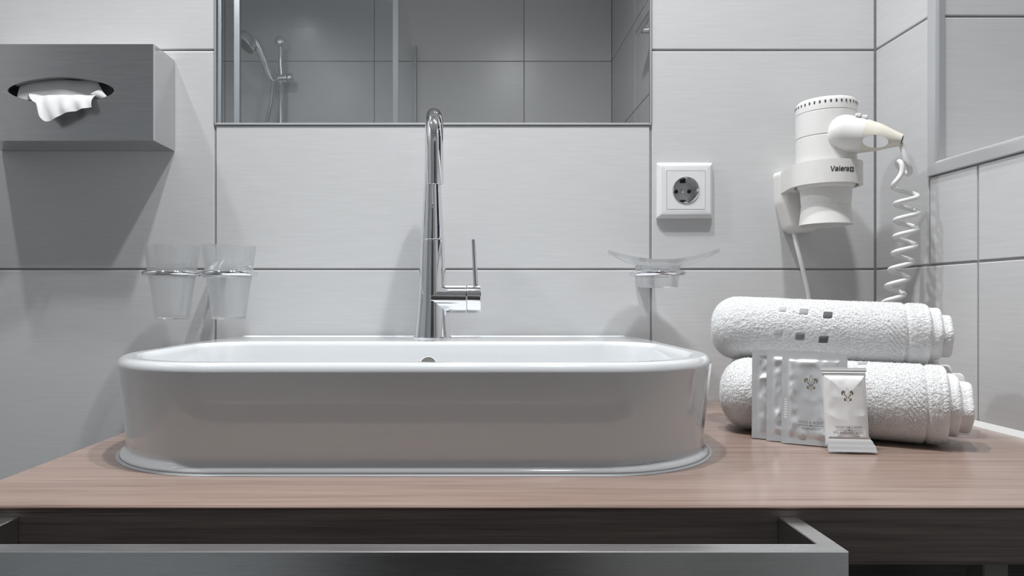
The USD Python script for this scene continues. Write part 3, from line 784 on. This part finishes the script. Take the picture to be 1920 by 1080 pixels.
for f, du, wv in ((0.36, 0.0, 0.0085), (0.45, 0.0, 0.0065)):
    c = h0 + (h1 - h0) * f
    up = np.cross(sd, ax); up = np.array([0, 0, 1.0]) - ax * ax[2]; up /= np.linalg.norm(up)
    r_ = float(np.interp(f, ts, hr))
    s2 = np.cross(ax, up)
    pm = rbox(-0.0035, 0.0035, -wv, wv, -0.003, 0.0015, 0.0012)
    part(t, 'switch', to_frame(pm, c + up * (r_ + 0.0024) - view * 0.004, ax, s2, up), PLASTIC, 40, label='small sliding switch')
# coiled cord: a straight lead, a tangle loop, then the coil hanging down behind the towels
d0 = 0.865
lead = [h1 - ax * 0.004, px(1691, 275, 0.862), px(1699, 300, 0.860), px(1706, 318, 0.862), px(1703, 327, 0.872), px(1690, 318, 0.880), px(1682, 304, 0.872), px(1688, 304, 0.862), px(1690, 325, 0.858), px(1676, 345, 0.860)]
coil = []
n_t = 7.4
for a in np.linspace(0, n_t * 2 * math.pi, int(n_t * 26)):
    f = a / (n_t * 2 * math.pi)
    cyl = np.interp(f, [0, 0.15, 0.5, 1.0], [1697, 1701, 1697, 1671])
    yy = 352 + 228 * f
    amp = np.interp(f, [0, 0.1, 0.6, 1.0], [21, 22, 20, 17])
    dd = d0 + 0.0135 * math.sin(a)
    coil.append(px(cyl - amp * math.cos(a), yy, dd))
endp = [px(1664, 596, 0.868), px(1655, 640, 0.875)]
cp = spline(np.vstack([lead, coil[4:], endp]), 900)
part(t, 'coiled_cord', tube(cp, 0.0030, 10), CORD, 60, label='white spiral cord')

# ------------------------------------------------------------------ towels


PILE = 80000
PILE_MAT = simple('terry_loops', (0.87, 0.873, 0.877), 0.9)


def towel(name, label, P0, P1, r, squares=(), seed=0, ends=((0.012, 0.006), (0.024, 0.014)), r1=None, sag=0.0, roll0=2.1, squash=0.96, dome=0.030, hem=0.018):
    """a rolled terry towel from P0 (closed fold) to P1 (hem end); the axis is its centre line"""
    P0, P1 = np.asarray(P0, float), np.asarray(P1, float)
    r1 = r1 or r
    Ln = np.linalg.norm(P1 - P0)
    A = (P1 - P0) / Ln
    S = np.cross(A, (0, 0, 1)); S /= np.linalg.norm(S)          # towards the camera side
    U = np.cross(S, A)
    if S[1] > 0:
        S = -S
    base = (P0 + P1) / 2 - np.array([0, 0, r])
    t = thing(name, label, 'towel', base, 'rolled towels piled on the worktop')
    nth = 330

    def rad(s, th):
        f = s / Ln
        R = r + (r1 - r) * f
        R = R * (1 + 0.012 * np.cos(2 * (th - 0.6)) + 0.010 * np.sin(3 * th + 4 * f + seed))
        R = R - 0.0022 * np.exp(-((s - (Ln - hem)) / 0.0016) ** 2)          # hem seam
        # free edge of the roll: a small step that runs along the length
        d = (th - roll0) % (2 * np.pi)
        R = R + 0.0026 * np.exp(-d / 0.5) - 0.0013
        return R

    def place(s, th, R):
        c, sn = np.cos(th), np.sin(th) * squash
        sg = -sag * np.clip((s / Ln - 0.5), 0, 1) ** 2 * 4
        return P0 + s[..., None] * A + (R * c)[..., None] * S + (R * sn + sg)[..., None] * U

    def fuzz(P, amp):
        q = P * 1.0
        return amp * ((meshkit.noise(q * 700, seed) - 0.5) * 0.9 + (meshkit.noise(q * 420, seed + 5) - 0.5) * 0.5 + (meshkit.noise(q * 45, seed + 3) - 0.5) * 0.4)

    def revolve(ss, Rf, amp, cap0, cap1, n=nth):
        th = np.arange(n) * 2 * np.pi / n
        s, T = np.meshgrid(ss, th, indexing='ij')
        R = Rf(s, T)
        P = place(s, T, R)
        a = amp(s) if callable(amp) else amp
        R = R + fuzz(P, 1.0) * a
        P = place(s, T, np.maximum(R, 0.0005))
        return loft(list(P), cap0, cap1)
    # profile parameter: closed rounded fold at the near end, then the length, then the rolled-in hem edge
    a = dome
    phi = np.linspace(0.06, math.pi / 2, 46)
    s_d = a * (1 - np.sin(phi) ** 1.0) if False else a * (1 - np.sin(phi))
    k_d = np.cos(phi - 0) * 0
    s_d, q_d = a - a * np.cos(phi), np.sin(phi) ** 0.8
    n_l = int((Ln - a - 0.005) / 0.00105)
    s_l = np.linspace(a, Ln - 0.0045, n_l)[1:]
    ph = np.linspace(0, math.pi, 12)[1:]
    s_e, in_e = Ln - 0.0045 + 0.0045 * np.sin(ph), 0.0045 * (1 - np.cos(ph))
    s_i = np.linspace(Ln - 0.006, Ln - 0.022, 8)
    ss = np.r_[s_d, s_l, s_e, s_i]
    q = np.r_[q_d, np.ones(len(s_l)), np.ones(len(s_e)), np.ones(len(s_i))]
    off = np.r_[np.zeros(len(s_d) + len(s_l)), in_e, np.full(len(s_i), 0.0095)]
    qm, om = {}, {}
    qq, oo = np.repeat(q[:, None], nth, 1), np.repeat(off[:, None], nth, 1)
    band = lambda s: 0.0010 * (1 - 0.45 * ((s > Ln - hem - 0.018) & (s < Ln - hem + 0.002)))

    def Rf(s, T):
        R = rad(np.minimum(s, Ln), T) * qq - oo
        # ribbed border before the hem
        R = R + 0.0005 * np.sin(T * r / 0.0011 + s * 1400) * ((s > Ln - hem - 0.018) & (s < Ln - hem - 0.003))
        return R
    sq_at = []
    for (x, y, c, w) in squares:
        # a woven square lying on the pile where the photograph shows it: intersect the view ray with the roll
        o = np.array([0, -DCAM, 0.0])
        dvec = np.array([(x - VPX) / FPX, 1, (VPY - y) / FPX])
        best = None
        for tt in np.linspace(0.4, 1.0, 4000):
            Pq = o + dvec * tt - P0
            s_ = Pq @ A; b_ = Pq @ S; c_ = (Pq @ U) / squash
            if 0 < s_ < Ln and math.hypot(b_, c_) < rad(s_, math.atan2(c_, b_)) + 0.0004:
                best = (s_, math.atan2(c_, b_)); break
        if best is None:
            continue
        s_, th_ = best
        nn = 8
        u, v_ = np.meshgrid(np.linspace(-1, 1, nn), np.linspace(-1, 1, nn), indexing='ij')
        hw = w / 2
        sg_, tg = s_ + u * hw * (1 - 0.06 * v_ ** 2) + v_ * 0.0004, th_ + v_ * hw * (1 - 0.06 * u ** 2) / r
        edge = 1 - np.maximum(abs(u), abs(v_)) ** 6
        Rp = rad(sg_, tg) + 0.0004 + 0.0006 * edge
        Pp = place(sg_, tg, Rp)
        Pb = place(sg_, tg, Rp - 0.0016)
        i, j = np.meshgrid(np.arange(nn - 1), np.arange(nn - 1), indexing='ij')
        qd = (i * nn + j).ravel()
        F = np.vstack([np.stack([qd, qd + nn, qd + nn + 1], 1), np.stack([qd, qd + nn + 1, qd + 1], 1)])
        ring = list(range(nn)) + [k * nn + nn - 1 for k in range(1, nn)] + [(nn - 1) * nn + k for k in range(nn - 2, -1, -1)] + [k * nn for k in range(nn - 2, 0, -1)]
        o_ = nn * nn
        sd_ = [f for a_, b_ in zip(ring, ring[1:] + ring[:1]) for f in ((a_, b_, b_ + o_), (a_, b_ + o_, a_ + o_))]
        sq_at.append(Pp.reshape(-1, 3).mean(0))
        part(t, 'woven_square', trimesh.Trimesh(np.vstack([Pp.reshape(-1, 3), Pb.reshape(-1, 3)]), np.vstack([F, F[:, ::-1] + o_, sd_]), process=False), SQ[c], 60, label=('dark grey', 'mid grey', 'pale grey', 'whitish grey')[c] + ' woven square')
    roll_mesh = revolve(ss, Rf, band, True, False)
    roll = part(t, 'roll', roll_mesh, TERRY, 80)
    g2 = np.random.default_rng(100 + seed)
    fv, ff = np.asarray(roll_mesh.vertices), np.asarray(roll_mesh.faces)
    fn = np.cross(fv[ff[:, 1]] - fv[ff[:, 0]], fv[ff[:, 2]] - fv[ff[:, 0]])
    ar = np.linalg.norm(fn, axis=1)
    cen = fv[ff].mean(1)
    out = cen - (P0 + ((cen - P0) @ A)[:, None] * A)
    ok = (((cen - P0) @ A) < Ln - 0.006) & (np.linalg.norm(out, axis=1) > 0.012)
    for c in sq_at:
        ok &= np.abs(cen - c).max(1) > 0.0052
    pick = g2.choice(len(ff), PILE, p=ar * ok / (ar * ok).sum())
    w2 = g2.random((PILE, 2)); w2 = np.where(w2.sum(1, keepdims=True) > 1, 1 - w2, w2)
    b0 = fv[ff[pick, 0]] + w2[:, :1] * (fv[ff[pick, 1]] - fv[ff[pick, 0]]) + w2[:, 1:] * (fv[ff[pick, 2]] - fv[ff[pick, 0]])
    nn_ = out[pick] / np.linalg.norm(out[pick], axis=1, keepdims=True)
    sd3 = (cen[pick] - P0) @ A
    nn_ = nn_ - A * np.clip((dome - sd3) / dome, 0, 1)[:, None] * 1.2
    lean_ = g2.normal(0, 0.6, (PILE, 3))
    ln_ = g2.uniform(0.0004, 0.0009, (PILE, 1))
    p1_ = b0 + (nn_ + 0.5 * lean_) * ln_ * 0.6
    p2_ = p1_ + (0.25 * nn_ + lean_) * ln_ * 0.55
    cv = UsdGeom.BasisCurves.Define(stage, numbered(roll.path + '/pile'))
    cv.CreateTypeAttr('linear')
    cv.CreateCurveVertexCountsAttr([3] * PILE)
    cv.CreatePointsAttr(Vt.Vec3fArray.FromNumpy((np.stack([b0 - nn_ * 0.0003, p1_, p2_], 1).reshape(-1, 3) - t.loc).astype(np.float32)))
    cv.CreateWidthsAttr(Vt.FloatArray.FromNumpy(np.tile(np.array([0.00033, 0.00031, 0.00024], np.float32), PILE)))
    cv.SetWidthsInterpolation('vertex')
    UsdShade.MaterialBindingAPI.Apply(cv.GetPrim()).Bind(PILE_MAT)
    keys(cv.GetPrim(), kind='stuff', label='short looped terry pile')
    prev = r1 - 0.0098
    for k, (ext, shrink) in enumerate(ends):
        rr = r1 - 0.0100 - shrink + 0.006
        s0, s1 = Ln - 0.024, Ln + ext
        ph = np.linspace(0, math.pi, 12)
        si = np.r_[np.linspace(s0, s1 - 0.004, 34), s1 - 0.004 + 0.004 * np.sin(ph[1:]), np.linspace(s1 - 0.006, s0 + 0.002, 10)]
        oi = np.r_[np.zeros(34), 0.004 * (1 - np.cos(ph[1:])), np.full(10, 0.0085)]
        oo2 = np.repeat(oi[:, None], 200, 1)
        ex = 0.0016 * (k + 1)

        def Rk(s, T, rr=rr, oo2=oo2, k=k):
            d = (T - roll0 - 1.1 * (k + 1)) % (2 * np.pi)
            return np.maximum(rr * (1 + 0.06 * np.cos(T - 2.0 + k) + 0.035 * np.sin(3 * T + k + seed) + (0.05 * np.sin(5 * T + 2.3 * seed) * np.clip((s - Ln) / 0.02, 0, 1))) + 0.0025 * np.exp(-d / 0.4) - oo2, 0.001)
        m = revolve(si, Rk, 0.0008, False, True, 200)
        vv = np.asarray(m.vertices)
        m.vertices = vv + S * 0.0018 * math.sin(k * 2 + seed) - U * ex * 0.6
        part(t, 'inner_fold', m, TERRY, 80)
    return t


RB = 0.0425
tdir = np.array([0.883, -0.47, 0.0])
fa = np.array([0.288, -0.210, ZC + RB * 0.97])
nb = np.array([0.47, 0.883, 0.0])
towel('rolled_towel', 'white rolled terry towel at the front, right behind the sachets', fa, fa + tdir * 0.214, RB, seed=1, ends=((0.010, 0.006), (0.021, 0.0125)), squares=((1617, 681, 2, 0.0085),))
fb = fa + nb * 0.089 + tdir * (-0.008)
towel('rolled_towel', 'white rolled terry towel at the back, mostly hidden below the top one', fb, fb + tdir * 0.226, RB, seed=2)
ft = np.array([0.292, -0.168, ZC + 0.1135])
towel('rolled_towel', 'white rolled terry towel with grey woven squares, on top of the others', ft, ft + np.array([0.905, -0.420, -0.022]) * 0.221, 0.0405, seed=3, r1=0.0365, ends=((0.011, 0.0035), (0.021, 0.010)), hem=0.022,
      squares=((1507, 583.5, 2, 0.0090), (1552, 590, 0, 0.0090), (1567, 561, 1, 0.0085), (1459, 622, 3, 0.0090), (1500, 631, 1, 0.0090), (1544, 637, 0, 0.0090), (1467, 579, 3, 0.0080)))

# ------------------------------------------------------------------ toiletries


def fleur():
    pet = Polygon([(0, 1.0), (0.10, 0.80), (0.17, 0.58), (0.155, 0.36), (0.07, 0.12), (0.05, -0.1), (-0.05, -0.1), (-0.07, 0.12), (-0.155, 0.36), (-0.17, 0.58), (-0.10, 0.80)]).buffer(0.02)
    centre = pet.difference(pet.buffer(-0.045))
    curl = union_all([affinity.rotate(ellipse(0.19, 0.27), 22).buffer(0)])
    side = affinity.translate(curl, 0.47, 0.42)
    stem = Polygon([(0.30, 0.30), (0.42, 0.30), (0.30, 0.06), (0.13, -0.10), (0.06, -0.10), (0.20, 0.08)])
    side = side.difference(Point(0.40, 0.28).buffer(0.11))
    side = union_all([side, stem])
    foot = union_all([affinity.translate(affinity.rotate(ellipse(0.12, 0.17), -25), 0.30, -0.36), Polygon([(0.06, -0.14), (0.14, -0.14), (0.30, -0.26), (0.24, -0.34)])]).difference(Point(0.25, -0.28).buffer(0.05))
    mir = lambda g: affinity.scale(g, -1, 1, origin=(0, 0))
    band = sbox(-0.2, -0.15, 0.2, -0.09)
    tail = Polygon([(0, -0.75), (0.08, -0.52), (0.05, -0.18), (-0.05, -0.18), (-0.08, -0.52)])
    tail = tail.difference(tail.buffer(-0.035))
    return union_all([side, mir(side), foot, mir(foot)]), union_all([centre, band, tail])


FL_DARK, FL_PALE = fleur()


class Packet:
    """a thin pillow packet standing on its lower edge: u across, v up, n towards the camera"""

    def __init__(s, name, label, base, w, hgt, yaw, lean, mat, thick, seed, margin=0.006, crumple=0.0012, cat='sachet'):
        s.w, s.h, s.th, s.seed, s.mg, s.cr = w, hgt, thick, seed, margin, crumple
        c, sn = math.cos(yaw), math.sin(yaw)
        s.U = np.array([c, sn, 0]); nh = np.array([sn, -c, 0])
        s.V = np.array([0, 0, 1]) * math.cos(lean) - nh * math.sin(lean)
        s.N = np.cross(s.U, s.V)
        s.o = np.asarray(base, float)
        s.t = thing(name, label, cat, s.o + s.U * w / 2, 'foil sachets leaning on the towels' if cat == 'sachet' else None)
        nu, nv = 60, 90
        u, v = np.meshgrid(np.linspace(0, 1, nu), np.linspace(0, 1, nv), indexing='ij')
        F_, B_ = s.surf(u, v), s.surf(u, v, -1)
        i, j = np.meshgrid(np.arange(nu - 1), np.arange(nv - 1), indexing='ij')
        q = (i * nv + j).ravel()
        F = np.vstack([np.stack([q, q + nv, q + nv + 1], 1), np.stack([q, q + nv + 1, q + 1], 1)])
        ring = list(range(nv)) + [k * nv + nv - 1 for k in range(1, nu)] + [(nu - 1) * nv + k for k in range(nv - 2, -1, -1)] + [k * nv for k in range(nu - 2, 0, -1)]
        o = nu * nv
        sd_ = [f for a, b in zip(ring, ring[1:] + ring[:1]) for f in ((a, b, b + o), (a, b + o, a + o))]
        m = trimesh.Trimesh(np.vstack([F_.reshape(-1, 3), B_.reshape(-1, 3)]), np.vstack([F, F[:, ::-1] + o, sd_]), process=False)
        part(s.t, 'wrapper', m, mat, 70)

    def height(s, u, v):
        a, b = u * s.w, v * s.h
        e = np.clip(np.minimum(np.minimum(a, s.w - a), np.minimum(b, s.h - b)) - s.mg, 0, None)
        k = 1 - np.exp(-e / 0.006)
        P = np.stack([a * 70 + s.seed * 7, b * 55, 0 * a + s.seed], -1)
        ridge = 1 - 2 * abs(meshkit.noise(P, s.seed) - 0.5)
        fine = meshkit.noise(P * 2.6, s.seed + 2) - 0.5
        rim_ = np.exp(-((e - 0.004) / 0.005) ** 2)
        return s.th * k, s.cr * ((ridge - 0.6) * 2.2 + fine * 1.3) * (0.34 + rim_ * 1.3) * np.clip(e / 0.003 + 0.15, 0, 1)

    def surf(s, u, v, side=1, off=0.0):
        hk, cr = s.height(u, v)
        n = side * (0.0004 + hk) + (cr if side > 0 else 0.3 * cr) + off
        return s.o + (u * s.w)[..., None] * s.U + (v * s.h)[..., None] * s.V + n[..., None] * s.N

    def stick(s, name, mesh2d, mat, label=None):
        """flat print given in metres from the packet's lower left corner, laid onto the wrapper"""
        vv = np.asarray(mesh2d.vertices)
        P = s.surf(vv[:, 0] / s.w, vv[:, 1] / s.h, 1, 0.00003 + 0.15 * vv[:, 2])
        part(s.t, name, trimesh.Trimesh(P, np.asarray(mesh2d.faces), process=False), mat, False, label)


def fine_print(poly, cx, cy, sc):
    g = affinity.translate(affinity.scale(poly, sc, sc, origin=(0, 0)), cx, cy)
    m = extrude(g, 0.0002)
    return m.subdivide_to_size(0.0015)


def text2d(s, hgt, cx, cy, maxw, bold=False):
    m = meshkit.text_mesh(s, hgt, 0.0002, bold)
    w = m.bounds[1][0]
    k = maxw / w
    m.apply_scale((k, 1, 1))
    m.apply_translation((cx - maxw / 2, cy, 0))
    return m.subdivide_to_size(0.0015)


YAW = math.radians(-27)
LEAN = math.radians(11)
U_ = np.array([math.cos(YAW), math.sin(YAW), 0])
sb = np.array([0.3160, -0.3010, ZC + 0.0008])
N_ = np.array([math.sin(YAW), -math.cos(YAW), 0])
Packet('sachet', 'silver foil sachet hindmost and leftmost of the three', sb - U_ * 0.029 - N_ * 0.0125, 0.062, 0.0935, YAW + 0.05, LEAN - 0.02, FOIL, 0.0010, 3)
Packet('sachet', 'silver foil sachet in the middle, between the other two sachets', sb - U_ * 0.0145 - N_ * 0.006, 0.062, 0.0935, YAW + 0.02, LEAN, FOIL, 0.0012, 5)
sp = Packet('sachet', 'silver foil sachet with a lily emblem, foremost of the three', sb, 0.0600, 0.0925, YAW, LEAN + 0.02, FOIL, 0.0014, 8)
ecx = 0.0272
sp.stick('emblem', fine_print(FL_DARK, ecx, 0.0610, 0.0094), GOLD_INK, 'golden brown lily emblem')
sp.stick('emblem_outline', fine_print(FL_PALE, ecx, 0.0610, 0.0094), GREY_INK)
sp.stick('lettering', text2d('HAIR & BODY', 0.0026, ecx, 0.0212, 0.0225), GREY_INK, 'printed words')
sp.stick('lettering', text2d('SHAMPOO', 0.0024, ecx, 0.0150, 0.0175), GREY_INK)
rule = union_all([sbox(-0.0115, -0.0001, 0.0115, 0.00015), Polygon([(0, 0.0009), (0.0009, 0), (0, -0.0009), (-0.0009, 0)])])
sp.stick('rule', fine_print(rule, ecx, 0.0194, 1.0), INK)
tick = union_all([sbox(0, k * 0.0026, 0.0022, k * 0.0026 + 0.0012) for k in range(8)])
sp.stick('batch_code', fine_print(tick, 0.0028, 0.026, 1.0), PLASTIC)
# wrapped soap
so = px(1552, 847, 0.660)
so[2] = ZC + 0.0055
wp = Packet('soap_packet', 'small white wrapped soap bar with a lily emblem, before the sachets', so + np.array([0.0, 0.004, 0]), 0.0400, 0.0690, math.radians(-6), math.radians(7), SOAP_WRAP, 0.0066, 11, margin=0.0008, crumple=0.0004, cat='soap')
wcx = 0.0200
wp.stick('emblem', fine_print(FL_DARK, wcx, 0.0475, 0.0084), GOLD_INK, 'golden brown lily emblem')
wp.stick('emblem_outline', fine_print(FL_PALE, wcx, 0.0475, 0.0084), PALE_GOLD)
wp.stick('lettering', text2d('VEGETABLE SOAP', 0.0022, wcx, 0.0170, 0.0245), GREY_INK, 'printed words')
wp.stick('lettering', text2d('PFLANZENÖL SEIFE', 0.0022, wcx, 0.0118, 0.0275), GREY_INK)
wp.stick('rule', fine_print(affinity.scale(rule, 1.05, 0.9, origin=(0, 0)), wcx, 0.0153, 1.0), INK)


def flap(base_v, dirv, w0, w1, ln, saw):
    """a flat crimped wrapper end"""
    o = wp.o + wp.U * wp.w / 2 + wp.V * base_v
    n = 45
    a = []
    for r_ in range(8):
        f = r_ / 7
        wv = w0 + (w1 - w0) * min(1, f * 1.6)
        row = []
        for k in range(n):
            x = (k / (n - 1) - 0.5) * wv
            l_ = ln * f - (0.0006 * (k % 2) if r_ == 7 and saw else 0)
            row.append(o + wp.U * x + dirv * l_ + wp.N * (0.0007 * math.cos(f * 20) * (f < 0.9)))
        a.append(row)
    a = np.array(a)
    G = lambda u, v: a[np.round(u * 7).astype(int), np.round(v * (n - 1)).astype(int)]
    return sheet(G, 8, n, 0.0006)


dn = wp.N * 0.86 - np.array([0, 0, 1]) * 0.30
part(wp.t, 'lower_crimp', flap(0.0090, (wp.N * 0.50 - np.array([0, 0, 1]) * 0.866), 0.0370, 0.0440, 0.0163, True).apply_translation(wp.N * 0.0056), SOAP_FLAP, 60, label='silvery crimped lower end')
part(wp.t, 'upper_crimp', flap(wp.h - 0.0008, wp.V, 0.0395, 0.0425, 0.0075, True), SOAP_WRAP, 60)

# ------------------------------------------------------------------ the shower end of the room, seen in the mirror
SHY, SX0, SX1, STOP = -1.160, -0.7400, -0.2410, 1.063
t = thing('shower_enclosure', 'glass shower enclosure with satin metal posts, reflected in the mirror', 'shower enclosure', (-0.75, SHY, FLOOR))
part(t, 'tray', rbox(XL + 0.002, SX1 + 0.02, YF + 0.002, SHY + 0.02, FLOOR, FLOOR + 0.06, 0.01), CERAMIC, 30)
zt = FLOOR + 0.0605
part(t, 'post', cbox(SX0 - 0.009, SX0 + 0.009, SHY - 0.009, SHY + 0.009, zt, STOP, 0.001), POST_METAL, False)
part(t, 'post', cbox(SX1 - 0.009, SX1 + 0.009, SHY - 0.009, SHY + 0.009, zt, STOP, 0.001), POST_METAL, False)
part(t, 'wall_profile', cbox(SX1 - 0.008, SX1 + 0.008, YF + 0.001, YF + 0.022, zt, STOP, 0.001), POST_METAL, False)
part(t, 'wall_profile', cbox(-0.799, -0.789, SHY - 0.008, SHY + 0.008, zt, STOP, 0.001), POST_METAL, False)
part(t, 'glass_panel', cbox(SX0 + 0.0092, SX1 - 0.0092, SHY - 0.003, SHY + 0.003, zt, STOP, 0.0004), SHOWER_GLASS, False)
part(t, 'glass_panel', cbox(SX1 - 0.003, SX1 + 0.003, YF + 0.0222, SHY - 0.0092, zt, STOP, 0.0004), SHOWER_GLASS, False)
part(t, 'glass_panel', cbox(XL + 0.004, -0.7992, SHY - 0.003, SHY + 0.003, zt, STOP, 0.0004), SHOWER_GLASS, False)
# shower bar (mirrored depth: distance d behind the mirror plane is y = 1 - d)


def mpx(x, y, d):
    return np.array([(x - VPX) * d / FPX, DCAM - d, (VPY - y) * d / FPX])


bd = 2.832
bt = mpx(527, 80, bd)
bx, by = bt[0], bt[1]
t = thing('shower_bar', 'vertical chrome shower bar with sliding bracket, reflected in the mirror', 'shower bar', (bx, by, 0.3))
part(t, 'bar', tube([(bx, by, 0.30), (bx, by, 0.7), (bx, by, bt[2])], 0.0105, 24), CHROME, 60)
for zz in (bt[2], 0.42):
    part(t, 'wall_bracket', tube([(bx, YF + 0.001, zz), (bx, YF + 0.006, zz), (bx, by - 0.012, zz), (bx, by + 0.004, zz), (bx, by + 0.020, zz), (bx, by + 0.025, zz)], [0.026, 0.024, 0.018, 0.022, 0.020, 0.012], 32), CHROME, 60)
sz = mpx(545, 148, bd)[2]
part(t, 'slider', tube([(bx - 0.030, by, sz), (bx - 0.028, by, sz), (bx + 0.024, by, sz + 0.002), (bx + 0.028, by, sz + 0.002)], [0.012, 0.0165, 0.0175, 0.0145], 32), CHROME, 60)
part(t, 'slider_knob', tube([(bx + 0.0285, by, sz + 0.002), (bx + 0.031, by, sz + 0.002), (bx + 0.046, by, sz + 0.002), (bx + 0.049, by, sz + 0.002)], [0.017, 0.019, 0.019, 0.014], 32), CHROME_SATIN, 60)
part(t, 'head_cradle', tube([mpx(520, 150, bd), mpx(513, 148, bd - 0.02), mpx(506, 142, bd - 0.035)], [0.013, 0.0165, 0.0165], 24), CHROME, 60)
hs0, hs1, hs2 = mpx(511, 153, 2.79), mpx(500, 128, 2.765), mpx(483, 86, 2.73)
t = thing('hand_shower', 'chrome hand shower held on the bar with a metal hose, reflected in the mirror', 'shower head', hs0)
part(t, 'handle', tube(spline([hs0, hs1, mpx(492, 106, 2.748), hs2, mpx(476, 77, 2.722)], 24), np.interp(np.linspace(0, 1, 24), [0, 0.2, 0.8, 1], [0.0125, 0.0130, 0.0175, 0.022]), 24), CHROME, 60)
hd = np.array([-0.60, 0.22, -0.77]); hd /= np.linalg.norm(hd)
hc2 = mpx(461, 78, 2.71)
part(t, 'head', align(lathe([(0.012, -0.034), (0.028, -0.029), (0.043, -0.015), (0.052, 0.004), (0.053, 0.012), (0.050, 0.015)], 48), hd).apply_translation(hc2), CHROME, 40)
part(t, 'spray_face', align(lathe([(0.0475, 0.0151), (0.0475, 0.0165), (0.045, 0.018)], 48), hd).apply_translation(hc2), simple('spray_grey', (0.25, 0.25, 0.25), 0.4), 30)
hose = spline([hs0, mpx(511, 172, 2.79), mpx(507, 200, 2.79), mpx(500, 232, 2.80), mpx(494, 275, 2.80), mpx(500, 340, 2.82), mpx(530, 380, 2.83), mpx(560, 360, 2.85)], 700)
hr_ = 0.0078 + 0.0013 * np.sin(np.arange(700) * 2 * math.pi / 5.0)
part(t, 'hose', tube(hose, hr_, 12), CHROME, 40)
hz = hose[-1]
t = thing('hose_outlet', 'round chrome wall outlet feeding the shower hose', 'wall outlet', (hz[0], YF, hz[2]))
part(t, 'rosette', lathe([(0.03, 0.001), (0.03, 0.006), (0.024, 0.010), (0.012, 0.014)], 40, (hz[0], YF, hz[2]), 'y'), CHROME, 30)
part(t, 'spigot', tube([(hz[0], YF + 0.012, hz[2]), (hz[0], YF + 0.02, hz[2]), (hz[0], hz[1] + 0.004, hz[2])], 0.010, 20), CHROME, 40)
# short rail on the side wall, seen at the mirror's edge
t = thing('wall_rail', 'chrome rail on the side wall, glimpsed at the right edge of the mirror', 'rail', (XR - 0.04, -1.05, 0.875))
part(t, 'bar', tube([(XR - 0.045, -1.245, 0.875), (XR - 0.045, -1.05, 0.875), (XR - 0.045, -0.86, 0.875)], 0.009, 20), CHROME_SATIN, 60)
for yy in (-1.225, -0.88):
    part(t, 'bracket', tube([(XR - 0.001, yy, 0.875), (XR - 0.006, yy, 0.875), (XR - 0.012, yy, 0.875), (XR - 0.037, yy, 0.875)], [0.022, 0.022, 0.010, 0.009], 24), CHROME_SATIN, 40)

# dark storage unit standing across the room behind the camera: only its reflections reach the picture
t = thing('storage_cabinet', 'dark wooden storage cabinet across the room, seen only as dark reflections', 'cabinet', (0.0, -1.57, FLOOR))
part(t, 'body', cbox(-0.19, 0.19, YF + 0.001, -1.27, FLOOR + 0.06, 0.46, 0.002), WOOD_CAB, False)
part(t, 'plinth', cbox(-0.18, 0.18, YF + 0.001, -1.30, FLOOR, FLOOR + 0.0595, 0.001), WOOD_CAB, False)
for xa, xb in ((-0.188, -0.0015), (0.0015, 0.188)):
    part(t, 'door', cbox(xa, xb, -1.2699, -1.252, FLOOR + 0.064, 0.456, 0.001), WOOD_CAB, False)
for xa in (-0.03, 0.03):
    part(t, 'handle', tube([(xa, -1.252, -0.45), (xa, -1.23, -0.45), (xa, -1.225, -0.46), (xa, -1.225, -0.59), (xa, -1.23, -0.60), (xa, -1.252, -0.60)], 0.004, 10), CHROME_SATIN, 60)
